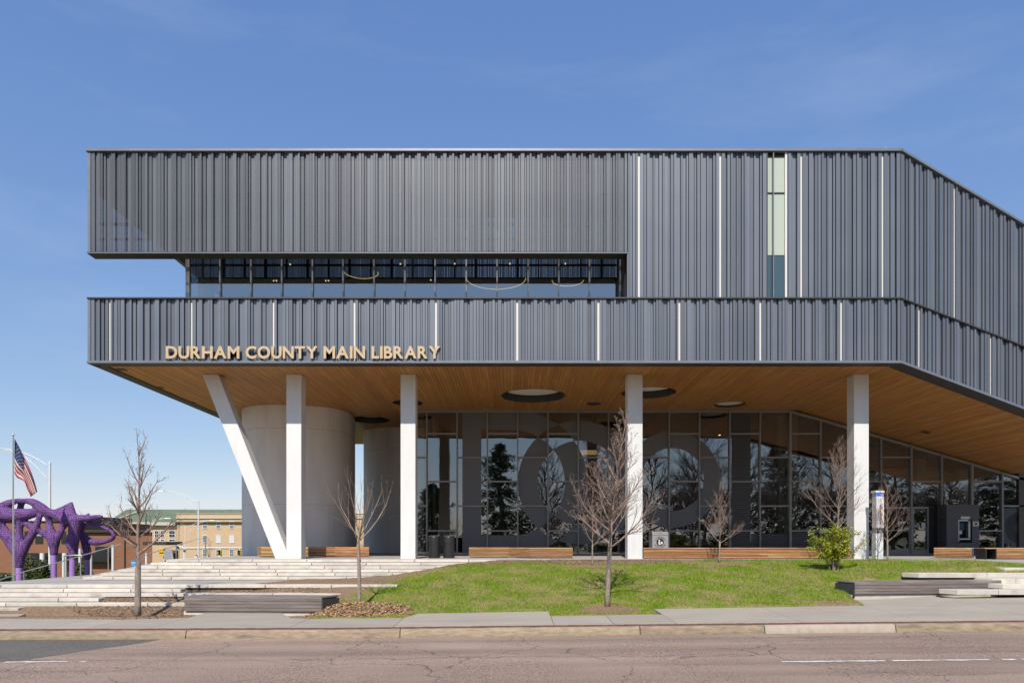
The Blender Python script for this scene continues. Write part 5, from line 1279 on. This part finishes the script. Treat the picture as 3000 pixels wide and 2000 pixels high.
# ---- traffic signals hanging from a mast arm
Y = 92.0; a = P(539, 1604.5, Y); zb = G(a.x, Y)
t = thing('signal_mast', (a.x, Y, zb), 'white traffic signal mast with a long horizontal arm', 'signal mast')
MB().tube([(a.x, Y, zb - .05), (a.x, Y, a.z + .1)], [.13, .10], 10).build('pole', M['lampwhite'], t, smooth='auto')
MB().tube([(a.x - .9, Y, a.z + .35), (a.x, Y, a.z), (PX(720, Y), Y, a.z + .1)], [.06, .09, .05], 8).build('mast_arm', M['lampwhite'], t, smooth='auto')
MB().box(PX(515, Y), PX(525, Y), Y - .02, Y + .02, PZ(1607, Y), PZ(1598, Y)).build('street_name_plate', mat('plate_green', (.01, .10, .05), .5), t)
for i, px in enumerate((643, 700)):
    b_ = P(px, 1621, Y - .3); hw, hh = .20, .50
    s_ = thing('traffic_light', (b_.x, b_.y, b_.z - hh), ('left' if i == 0 else 'right') + '-hand yellow traffic light showing green under the mast arm', 'traffic light', 'traffic lights on the mast')
    MB().box(b_.x - hw, b_.x + hw, b_.y, b_.y + .3, b_.z - hh, b_.z + hh).build('housing', M['yellow'], s_)
    MB().tube([(b_.x, b_.y + .15, b_.z + hh), (b_.x, b_.y + .3, a.z + .05)], .03, 6).build('hanger', M['lampwhite'], s_)
    for k in range(3):
        zc = b_.z + hh - .17 - .33 * k; MB().tube([(b_.x, b_.y - .001, zc), (b_.x, b_.y - .16, zc)], .145, 12, False).build('visor', M['inkblack'], s_)
        disc(b_.x, zc, .14, b_.y - .01, 14).build('lens', M['greenlight'] if k == 2 else M['inkblack'], s_)
# ---- tan brick building with green tiled roof
Y = 150.0
def fb(x0, x1, y0, y1, ya, yb): return MB().box(PX(x0, Y), PX(x1, Y), ya, yb, PZ(y1, Y), PZ(y0, Y))
zg = G(-70, 150) - .3
t = thing('tan_brick_building', (PX(600, Y), Y, zg), 'tan brick institutional building with green tiled roof', 'building')
MB().box(PX(518, Y), PX(1250, Y), Y, Y + 22, zg, PZ(1518.5, Y)).build('wall', M['tan'], t)
MB().box(PX(517, Y), PX(1251, Y), Y - .25, Y + 22.2, PZ(1518.5, Y), PZ(1514, Y)).build('stone_band', M['stone'], t)
MB().box(PX(518, Y), PX(1250, Y), Y - .02, Y + 22, PZ(1514, Y), PZ(1504.5, Y)).build('parapet', M['tan'], t)
MB().box(PX(517, Y), PX(1251, Y), Y - .15, Y + 22.2, PZ(1504.5, Y), PZ(1503, Y)).build('coping', M['stone'], t)
MB().box(PX(518, Y), PX(1250, Y), Y - .1, Y, PZ(1606.5, Y), PZ(1604, Y)).build('stone_band', M['stone'], t)
MB().box(PX(524, Y), PX(525, Y), Y - .08, Y, zg, PZ(1524, Y)).build('downpipe', M['joint'], t)
def sash(x0, x1, y0, y1, blind=False, nx=4, ny=4):
    w_ = MB(); X0_, X1_, Z0, Z1 = PX(x0, Y), PX(x1, Y), PZ(y1, Y), PZ(y0, Y)
    f_ = MB(); fw = .11
    f_.box(X0_, X0_ + fw, Y - .10, Y + .02, Z0, Z1); f_.box(X1_ - fw, X1_, Y - .10, Y + .02, Z0, Z1); f_.box(X0_ + fw, X1_ - fw, Y - .10, Y + .02, Z1 - fw, Z1); f_.box(X0_ + fw, X1_ - fw, Y - .12, Y + .02, Z0, Z0 + fw * 1.3)
    for k in range(1, nx): x_ = lerp(X0_ + fw, X1_ - fw, k / nx); f_.box(x_ - .02, x_ + .02, Y - .075, Y - .055, Z0 + fw, Z1 - fw)
    for k in range(1, ny): z_ = lerp(Z0 + fw, Z1 - fw, k / ny); h_ = .045 if k == ny // 2 else .02; f_.box(X0_ + fw, X1_ - fw, Y - .08, Y - .052, z_ - h_, z_ + h_)
    wdw = f_.build('window', M['lampwhite'], t)
    MB().quad((X0_ + fw, Y - .05, Z0 + fw), (X1_ - fw, Y - .05, Z0 + fw), (X1_ - fw, Y - .05, Z1 - fw), (X0_ + fw, Y - .05, Z1 - fw)).build('pane', M['paper'] if blind else M['windark'], wdw)
for k in range(5):
    x0 = 594 + 39.1 * k
    sash(x0, x0 + 14, 1526, 1549); sash(x0, x0 + 14, 1567, 1590, k in (1, 2)); sash(x0, x0 + 14, 1607.5, 1630.5)
MB().box(PX(683, Y), PX(760, Y), Y + 8, Y + 14, PZ(1504, Y) - 1, PZ(1496, Y + 8)).build('chimney', M['tan'], t)
# hipped green roof of the older wing and the long ridge behind
zE, zR = PZ(1529, Y), PZ(1491, Y + 9)
m_ = MB(); xa, xb = PX(318, Y), PX(900, Y); m_.add([(xa, Y - .6, zE), (xb, Y - .6, zE), (xb, Y + 10, zR), (PX(370, Y + 10), Y + 10, zR), (xa, Y + 21, zE), (xb, Y + 21, zE)], [(0, 1, 2, 3), (4, 0, 3), (5, 4, 3, 2)])
rf_ = m_.build('tiled_roof', M['roofgreen'], t)
MB().hexa([(PX(316, Y), Y - .9, zE - .1), (PX(324, Y), Y - .9, zE - .1), (PX(324, Y), Y - .6, zE - .1), (PX(316, Y), Y - .6, zE - .1)], [(PX(366, Y), Y + 9.7, zR + .6), (PX(371, Y), Y + 9.7, zR + .6), (PX(371, Y), Y + 10, zR + .6), (PX(366, Y), Y + 10, zR + .6)]).build('gable_coping', M['stone'], rf_)
MB().box(PX(322, Y), PX(517.5, Y), Y, Y + 20, zg, zE - .7).build('wing_wall', M['tan'], t)
MB().box(PX(314, Y), PX(517.4, Y), Y - .9, Y + 20, zE - .7, zE).build('cornice', M['stone'], t)
MB().box(PX(322, Y), PX(517.4, Y), Y - .05, Y, PZ(1547, Y), PZ(1536, Y)).build('frieze', M['stone'], t)
for x0, x1 in ((419, 434), (453, 466), (470, 482), (495, 514), (385, 400)):
    sash(x0, x1, 1553, 1575, False, 2, 2); sash(x0, x1, 1578, 1592, False, 2, 2)
# ---- low red brick building behind the sculpture
Y = 62.0; zg = G(-45, 62) - .2
t = thing('brick_building', (PX(170, Y), Y, zg), 'low red brick building behind the purple sculpture', 'building')
MB().box(-75, PX(199, Y), Y, Y + 14, zg, PZ(1527, Y)).build('wall', M['brickwall'], t)
MB().box(-75.2, PX(199.5, Y), Y - .15, Y + 14.1, PZ(1527, Y), PZ(1525, Y)).build('coping', M['dark_trim'], t)
MB().box(PX(60, Y), PX(172, Y), Y + 4, Y + 12, PZ(1526, Y + 4), PZ(1511, Y + 4)).build('roof_plant', M['dark_trim'], t)
wq = [(PX(199.2, Y), Y + .6), (PX(436, Y), Y + .6), (PX(432, Y + 14), Y + 14), (PX(199.2, Y), Y + 14)]
MB().slab(wq, zg, PZ(1558, Y)).build('wall', M['brickwall'], t)
MB().slab([(PX(199.2, Y), Y + .3), (PX(437, Y), Y + .3), (PX(433, Y + 14), Y + 14.1), (PX(199.2, Y), Y + 14.1)], PZ(1558, Y), PZ(1551, Y)).build('roof_edge', M['dark_trim'], t)
for x0, x1 in ((72, 96), (104, 127), (180, 194), (20, 44)):
    w_ = MB().box(PX(x0, Y), PX(x1, Y), Y - .04, Y + .05, PZ(1592, Y), PZ(1555, Y)).build('window', M['dark_trim'], t)
    xm_ = (x0 + x1) / 2
    for c0, c1 in ((x0 + .8, xm_ - .5), (xm_ + .5, x1 - .8)): MB().quad((PX(c0, Y), Y - .05, PZ(1591, Y)), (PX(c1, Y), Y - .05, PZ(1591, Y)), (PX(c1, Y), Y - .05, PZ(1570, Y)), (PX(c0, Y), Y - .05, PZ(1570, Y))).build('pane', M['windark'], w_)
    MB().quad((PX(x0 + .8, Y), Y - .05, PZ(1569.4, Y)), (PX(x1 - .8, Y), Y - .05, PZ(1569.4, Y)), (PX(x1 - .8, Y), Y - .05, PZ(1556, Y)), (PX(x0 + .8, Y), Y - .05, PZ(1556, Y))).build('pane', M['greyprint'] if x0 == 104 else M['windark'], w_)
MB().box(PX(76, Y), PX(320, Y), Y - .03, Y + .05, PZ(1645, Y), PZ(1619, Y)).build('arcade_shade_sheet', M['windark'], t)  # flat dark sheet on the wall, painting in the shade of the ground-floor recess
for px in (135, 200): MB().tube([(PX(px, Y), Y - .5, zg), (PX(px, Y), Y - .5, PZ(1619, Y))], .2, 12).build('pier', M['lampwhite'], t, smooth='auto')
MB().box(PX(270, Y), PX(322, Y), Y + .45, Y + .58, PZ(1645, Y), PZ(1600, Y)).build('window', M['windark'], t)
MB().box(PX(355, Y), PX(357, Y), Y + .45, Y + .58, zg, PZ(1570, Y)).build('downpipe', M['dark_trim'], t)
Yc = 60.5; MB().box(PX(418, Yc), PX(487, Yc), Yc, Yc + 3, PZ(1596, Yc), PZ(1586, Yc)).build('entrance_canopy', M['dark_trim'], t)
MB().box(PX(437, Y), PX(478, Y), Y + 2.5, Y + 2.8, zg, PZ(1612, Y)).build('entrance_recess', M['int_dark'], t)
# ---- railings
def rail(label, Y, pts, posts, r=.022):
    a = P(*pts[0], Y); zb = min(G(P(*q, Y).x, Y) for q in pts)
    t = thing('hand_railing', (a.x, Y, zb), label, 'railing', 'steel hand railings')
    MB().tube([P(*q, Y) for q in pts], r, 8).build('top_rail', M['steel'], t, smooth='auto')
    for px in posts:
        for i in range(len(pts) - 1):
            if pts[i][0] <= px <= pts[i + 1][0]: f = (px - pts[i][0]) / (pts[i + 1][0] - pts[i][0]); py = lerp(pts[i][1], pts[i + 1][1], f)
        q = P(px, py, Y); MB().tube([(q.x, Y, q.z - 1.15), (q.x, Y, q.z)], r * .95, 8).build('rail_post', M['steel'], t, smooth='auto')
MB().hexa([(PX(-150, 29.2), 29.2, -.6), (PX(480, 29.2), 29.2, -.6), (PX(480, 32), 32, -.6), (PX(-150, 32), 32, -.6)], [(PX(-150, 29.2), 29.2, PZ(1785, 29.2)), (PX(480, 29.2), 29.2, PLAT - .2), (PX(480, 32), 32, PLAT - .2), (PX(-150, 32), 32, PZ(1785, 29.2))]).build('ramp', M['pave'], kind='structure')
rail('sloping steel handrail climbing from the far left edge past the sculpture', 29.6, [(-20, 1704), (70, 1674), (190, 1641), (330, 1600), (355, 1592)], (70, 151, 236, 317))
rail('short steel handrail loop on the landing at left', 26.5, [(186, 1628), (200, 1626), (238, 1625), (240, 1632)], (188, 236))
rail('steel handrail rising toward the platform below the tan building', 34.0, [(419, 1628), (440, 1620), (580, 1577), (604, 1577)], (419, 414 + 6, 516, 602))
# ---- white light posts, marker, banner, posters
for i, (px, y0, Y, lab) in enumerate(((331, 1590, 38.0, 'white light post beside the bare tree trunk at left'), (266, 1618, 38.0, 'shorter white light post between the sculpture and the bare tree'), (234, 1601, 44.0, 'white light post just behind the sculpture limb'), (429, 1614, 42.0, 'white light post by the silver marker'), (575, 1624, 60.0, 'stubby white post at the foot of the street lamp'))):
    a = P(px, y0, Y); zb = G(a.x, Y); t = thing('light_post', (a.x, Y, zb), lab, 'post', 'white light posts')
    MB().tube([(a.x, Y, zb - .05), (a.x, Y, a.z - .12)], .075 if i < 4 else .16, 12).build('shaft', M['lampwhite'], t, smooth='auto')
    MB().tube([(a.x, Y, a.z - .12), (a.x, Y, a.z)], .06 if i < 4 else .10, 12).build('lamp_top', M['steel'], t, smooth='auto')
Y = 40.0; a = P(493, 1625, Y); zb = G(a.x, Y)
t = thing('roadside_marker', (a.x, Y, zb), 'silver roadside marker plaque tilted beside the steps', 'plaque')
MB().tube([(a.x, Y + .06, zb - .05), (a.x, Y + .06, a.z - .3)], .05, 8).build('post', M['steel'], t)
q = [P(478, 1613, Y), P(503, 1606, Y), P(508, 1636, Y), P(482, 1641, Y)]
cr_ = [P(478, 1613, Y), P(484, 1611, Y), P(488, 1607, Y), P(494, 1606, Y), P(498, 1608, Y), P(503, 1607, Y)]
ol = cr_ + [q[2], q[3]]; n = len(ol)
pl = MB().add([tuple(v) for v in ol] + [(v.x, v.y + .05, v.z) for v in ol], [tuple(range(n - 1, -1, -1)), tuple(range(n, 2 * n))] + [(i, (i + 1) % n, n + (i + 1) % n, n + i) for i in range(n)]).build('plaque', mat('marker_silver', (.42, .42, .43), .5, .3), t)
for k in range(9):
    f = (k + 1.3) / 10.5; l_ = q[0].lerp(q[3], f); r_ = q[1].lerp(q[2], f); ua = random.uniform(.08, .16); ub = random.uniform(.8, .93)
    aa = l_.lerp(r_, ua); bb = l_.lerp(r_, ub); MB().quad((aa.x, Y - .003, aa.z - .012), (bb.x, Y - .003, bb.z - .012), (bb.x, Y - .003, bb.z + .02), (aa.x, Y - .003, aa.z + .02)).build('text_line', M['greyprint'], pl)
Y = 45.0; a = P(474, 1616, Y); zb = G(a.x, Y)
t = thing('pedestrian_signal', (a.x, Y, zb), 'yellow pedestrian signal box on a post left of the silver marker', 'signal')
MB().tube([(a.x + .1, Y + .1, zb), (a.x + .1, Y + .1, a.z)], .05, 8).build('post', M['lampwhite'], t); MB().box(a.x - .13, a.x + .2, Y - .12, Y + .1, a.z - .28, a.z + .28).build('signal_box', M['yellow'], t, bevel=.02); MB().box(a.x - .11, a.x + .18, Y - .2, Y - .121, a.z - .02, a.z + .24).build('hood', M['yellow'], t)
Y = 33.0; a = P(390, 1652, Y)
t = thing('notice_board', (a.x, Y, G(a.x, Y)), 'small bright blue notice board beside the bare tree trunk', 'notice board')
MB().box(PX(384, Y), PX(398, Y), Y, Y + .03, PZ(1666, Y), PZ(1639, Y)).build('board', M['blue'], t); MB().box(PX(385, Y), PX(397, Y), Y - .006, Y - .001, PZ(1648.5, Y), PZ(1646, Y)).build('print_stripe', M['paper'], t); MB().box(PX(386, Y), PX(395, Y), Y - .006, Y - .001, PZ(1656, Y), PZ(1651, Y)).build('print_block', mat('print_light_blue', (.10, .38, .60), .5), t)
for px in (385, 396): MB().tube([(PX(px, Y), Y + .05, G(a.x, Y)), (PX(px, Y), Y + .05, PZ(1640, Y))], .02, 6).build('stake', M['steel'], t)
Y = 87.6; t = thing('pole_banner', (PX(379, Y), Y, PZ(1592, Y)), 'small white and yellow banner on the far lamp behind the bare tree', 'banner')
MB().box(PX(371, Y), PX(386, Y), Y, Y + .03, PZ(1592, Y), PZ(1559, Y)).build('cloth', M['paper'], t); MB().box(PX(373, Y), PX(386, Y), Y - .02, Y - .001, PZ(1588, Y), PZ(1580, Y)).build('print_band', M['yellow'], t)
# ---- evergreen bushes and far bare trees
def bush(label, c, rx, rz, n, seed, m='green'):
    rnd = random.Random(seed); t = thing('evergreen_bush', c, label, 'bush', 'evergreen bushes by the ramp'); m_ = MB()
    leaf_cloud(m_, rnd, (c[0], c[1], c[2] + rz * .55), rx, rx, rz * .6, n, .075, .55)
    for _ in range(14): leaf_cloud(m_, rnd, (c[0] + rnd.uniform(-.8, .8) * rx, c[1] + rnd.uniform(-.8, .3) * rx, c[2] + rz * rnd.uniform(.25, 1.0)), rx * .35, rx * .3, rz * .16, n // 22, .075, .2)
    m_.build('foliage', M[m], t); MB().tube([(c[0], c[1], c[2] - .1), (c[0], c[1], c[2] + rz * .7)], [.06, .02], 6).build('stem', M['bark'], t)
for lab, px, Y, rx, rz in (('evergreen bush behind the flagpole between two purple posts', 83, 38.5, .55, 2.0), ('evergreen bush left of the second purple post', 124, 38.0, .5, 1.75), ('low evergreen bush at the very left edge', 8, 37.0, .75, 1.1), ('evergreen bush behind the rightmost purple posts', 236, 41.0, .7, 1.7)):
    bush(lab, (PX(px, Y), Y, G(PX(px, Y), Y)), rx, rz, 1500, int(px))
for i, (px, Y, H, sp, lab) in enumerate(((240, 130, 13.2, 4.5, 'distant bare tree above the brick building'), (300, 140, 13, 4.2, 'distant bare tree left of the green roof'), (90, 120, 11.5, 4.2, 'distant bare tree seen through the sculpture'), (612, 130, 8.2, 2.6, 'thin bare tree in front of the tan building windows'), (1043, 75, 9.5, 3.0, 'bare tree seen through the gap between the drums'))):
    bare_tree(lab, (PX(px, Y), Y, G(PX(px, Y), Y)), H, H * .25, .5, 300 + i, sp, 16, 0, .14, ang=(25, 58), topf=.3, dens=.42, up=.08, group='distant bare trees')
# dark bin and a bench-high wall seen between the drums
Y = 46.0; t = thing('waste_cart', (PX(1034, Y), Y, PLAT), 'black wheeled waste cart standing between the two drums', 'waste cart')
MB().hexa([(PX(1028, Y), Y, PLAT + .12), (PX(1040, Y), Y, PLAT + .12), (PX(1040, Y), Y + .5, PLAT + .12), (PX(1028, Y), Y + .5, PLAT + .12)], [(PX(1027, Y), Y - .05, PLAT + .92), (PX(1041, Y), Y - .05, PLAT + .92), (PX(1041, Y), Y + .55, PLAT + .92), (PX(1027, Y), Y + .55, PLAT + .92)]).build('cart_body', M['inkblack'], t); MB().box(PX(1026.5, Y), PX(1041.5, Y), Y - .07, Y + .57, PLAT + .921, PLAT + .98).build('lid', M['inkblack'], t)
for px in (1029.5, 1038.5): MB().tube([(PX(px, Y) - .03, Y + .45, PLAT + .1), (PX(px, Y) + .03, Y + .45, PLAT + .1)], .1, 12).build('wheel', M['inkblack'], t)

# ================================================================== SEATED READER BEHIND THE GLASS
def person():
    Y = 36.4; hx = PX(2922, Y); hz = PZ(1565, Y); fz = PLAT + .02
    root = thing('person', (hx, Y, fz), 'seated person with grey hair in dark clothing behind the glass at right', 'person')
    V = {}; E = []; Rr = []
    def pt(n, x, y, z, r): V[n] = len(Rr); Rr.append((Vector((x, y, z)), r))
    pt('pel', hx - .10, Y + .10, fz + .50, .145); pt('wa', hx - .09, Y + .07, fz + .66, .13); pt('ch', hx - .05, Y + .02, fz + .84, .15); pt('nk', hx - .01, Y - .02, fz + .98, .055); pt('hd0', hx, Y - .03, fz + 1.05, .07); pt('hd', hx + .015, Y - .04, fz + 1.13, .088); pt('hd2', hx + .01, Y - .03, fz + 1.19, .07)
    for s_, n in ((-1, 'l'), (1, 'r')):
        pt('sh' + n, hx - .04 + s_ * .16, Y + .01, fz + .90, .065); pt('el' + n, hx + s_ * .22, Y - .10, fz + .66, .047); pt('wr' + n, hx + .06 + s_ * .12, Y - .30, fz + .68, .032); pt('hn' + n, hx + .07 + s_ * .09, Y - .37, fz + .69, .034)
        pt('hp' + n, hx - .10 + s_ * .10, Y + .05, fz + .48, .095); pt('kn' + n, hx - .06 + s_ * .13, Y - .40, fz + .50, .068); pt('an' + n, hx - .06 + s_ * .13, Y - .42, fz + .09, .042); pt('to' + n, hx - .06 + s_ * .14, Y - .58, fz + .045, .038)
        for a, b_ in (('ch', 'sh'), ('sh', 'el'), ('el', 'wr'), ('wr', 'hn'), ('pel', 'hp'), ('hp', 'kn'), ('kn', 'an'), ('an', 'to')): E.append((a if a in ('ch', 'pel') else a + n, b_ + n))
    E.extend([('pel', 'wa'), ('wa', 'ch'), ('ch', 'nk'), ('nk', 'hd0'), ('hd0', 'hd'), ('hd', 'hd2')])
    me = bpy.data.meshes.new('body'); org = WLOC[root.name]; me.from_pydata([tuple(p - org) for p, r in Rr], [(V[a], V[b_]) for a, b_ in E], [])
    o = bpy.data.objects.new('body', me); col.objects.link(o)
    o.modifiers.new('skin', 'SKIN'); o.modifiers.new('sub', 'SUBSURF').render_levels = 2
    for i, (p, r) in enumerate(Rr): me.skin_vertices[0].data[i].radius = (r, r)
    me.skin_vertices[0].data[0].use_root = True
    o.modifiers['sub'].levels = 2
    dg = bpy.context.evaluated_depsgraph_get(); dg.update()
    m2 = bpy.data.meshes.new_from_object(o.evaluated_get(dg)); o.modifiers.clear(); o.data = m2; o.parent = root
    m2.materials.append(M['cloth']); m2.materials.append(M['skin'])
    for p_ in m2.polygons:
        p_.use_smooth = True; c = p_.center
        if c.z > .99 or (c.y < -.29 and .6 < c.z < .8): p_.material_index = 1
    h = MB(); h.lathe((hx + .01, Y + .0, fz + 1.12), [(.095, 0), (.105, .05), (.098, .10), (.06, .145), (.01, .155)], 14); h.build('hair', M['hair'], root, smooth=True)
    f_ = MB(); f_.tube([(hx + .015, Y - .125, fz + 1.13), (hx + .015, Y - .15, fz + 1.095), (hx + .015, Y - .125, fz + 1.085)], [.01, .016, .01], 6); f_.build('nose', M['skin'], root, smooth=True)
    ch = thing('reading_chair', (hx - .1, Y + .1, fz), 'dark chair under the seated person behind the glass', 'chair')
    MB().box(hx - .32, hx + .12, Y - .22, Y + .26, fz + .32, fz + .37).build('seat', M['int_dark'], ch); MB().box(hx - .32, hx + .12, Y + .26, Y + .31, fz + .34, fz + .85).build('backrest', M['int_dark'], ch)
    for x_ in (hx - .30, hx + .08):
        for y_ in (Y - .2, Y + .26): MB().box(x_, x_ + .03, y_, y_ + .03, fz, fz + .32).build('leg', M['black'], ch)
    bgp = P(2967, 1597, 36.2); bz = fz + .55
    tb_ = thing('reading_table', (bgp.x, 36.2, fz), 'dark reading table behind the glass at the right edge', 'table'); MB().box(bgp.x - .5, bgp.x + .9, 35.85, 36.75, bz - .04, bz).build('table_top', M['int_dark'], tb_)
    for x_ in (bgp.x - .45, bgp.x + .82):
        for y_ in (35.9, 36.65): MB().box(x_, x_ + .04, y_, y_ + .04, fz, bz - .04).build('leg', M['black'], tb_)
    bag = MB(); bag.lathe((bgp.x, 36.2, bz), [(.20, 0), (.25, .05), (.22, .13), (.12, .19), (.02, .21)], 16); bag.v = [(bgp.x + (v[0] - bgp.x) * 1.3, v[1], v[2] + .03 * math.sin(v[0] * 9)) for v in bag.v]
    bag.build('blue_bag', M['bluecloth'], label='royal blue bag lying on the reading table behind the glass', cat='bag', smooth=True)
person()

# ================================================================== TREES ACROSS THE STREET (mirrored in the glass)
def conifer(label, x, y, H, rx, seed):
    rnd = random.Random(seed); z = G(x, y); t = thing('evergreen_tree', (x, y, z), label, 'tree', 'trees across the street')
    MB().tube([(x, y, z - .1), (x + .3, y, z + H * .5), (x, y, z + H * .9)], [.5, .35, .06], 10).build('trunk', M['bark'], t, smooth=True)
    m_ = MB()
    for i in range(150):
        f = rnd.uniform(.14, 1); a = rnd.uniform(0, 6.283); prof = math.sin(min(1, (f - .08) * 1.12) * math.pi) ** .55
        L = rx * prof * rnd.uniform(.35, 1.1)
        for k in range(3):
            q = (k + 1.3) / 4.3; leaf_cloud(m_, rnd, (x + math.cos(a) * L * q, y + math.sin(a) * L * q, z + H * f - .5 * q), .75, .75, .42, 34, .17, .1)
    m_.build('crown', M['green'], t)
conifer('dark evergreen tree across the street mirrored in the glass', -1.8, -30, 17, 5.4, 3)
conifer('second dark evergreen tree across the street mirrored at left', -13.0, -40, 12, 4.6, 4)
conifer('third dark evergreen tree across the street behind the bare ones', 44, -42, 18, 6.5, 5)
conifer('fourth dark evergreen tree across the street at far right', 62, -40, 20, 7.5, 6)
conifer('fifth dark evergreen tree across the street beyond the others', 78, -38, 21, 8.0, 8)
kinds = ['broad', 'tall', 'rounded', 'open', 'far', 'rightmost', 'twisted', 'pale', 'leaning', 'spreading', 'outermost', 'crooked']
for i, (x, y, H, sp) in enumerate(((5, -31, 18.5, 6.5), (13, -36, 20, 7.5), (21, -32, 18.5, 7.0), (29, -38, 21, 7.5), (36, -33, 20, 7.0), (43, -36, 21, 7.5), (51, -38, 22, 8), (17, -44, 22, 8), (33, -46, 24, 8), (58, -36, 22, 8), (70, -38, 22, 8.5), (86, -40, 22, 8.5))):
    bare_tree(kinds[i] + ' bare tree across the street mirrored in the glass', (x, y, G(x, y)), H, H * .2, .5, 600 + i, sp, 26, 0, .34, mats=('bark', 'twig'), ang=(26, 66), topf=.42, dens=.60, depth=2, up=.05, group='trees across the street')
for i, (x0, x1, H) in enumerate(((-60, -30, 5.5), (-28, -4, 4.0), (0, 26, 8.0), (28, 115, 13.0))):
    rnd = random.Random(70 + i); m_ = MB(); zz = G(0, -52)
    for k in range(int((x1 - x0) * H * .55)): leaf_cloud(m_, rnd, (rnd.uniform(x0, x1), -52 + rnd.uniform(-2, 2), zz + rnd.uniform(.1, 1) * H * .85), 1.5, 1.2, 1.1, 40, .32, .2)
    m_.build('hedge_row', M['green'], label=['dark hedge row far across the street, leftmost', 'low dark hedge row across the street', 'dark hedge row across the street behind the bare trees', 'tall dark hedge row far across the street, rightmost'][i], cat='hedge')
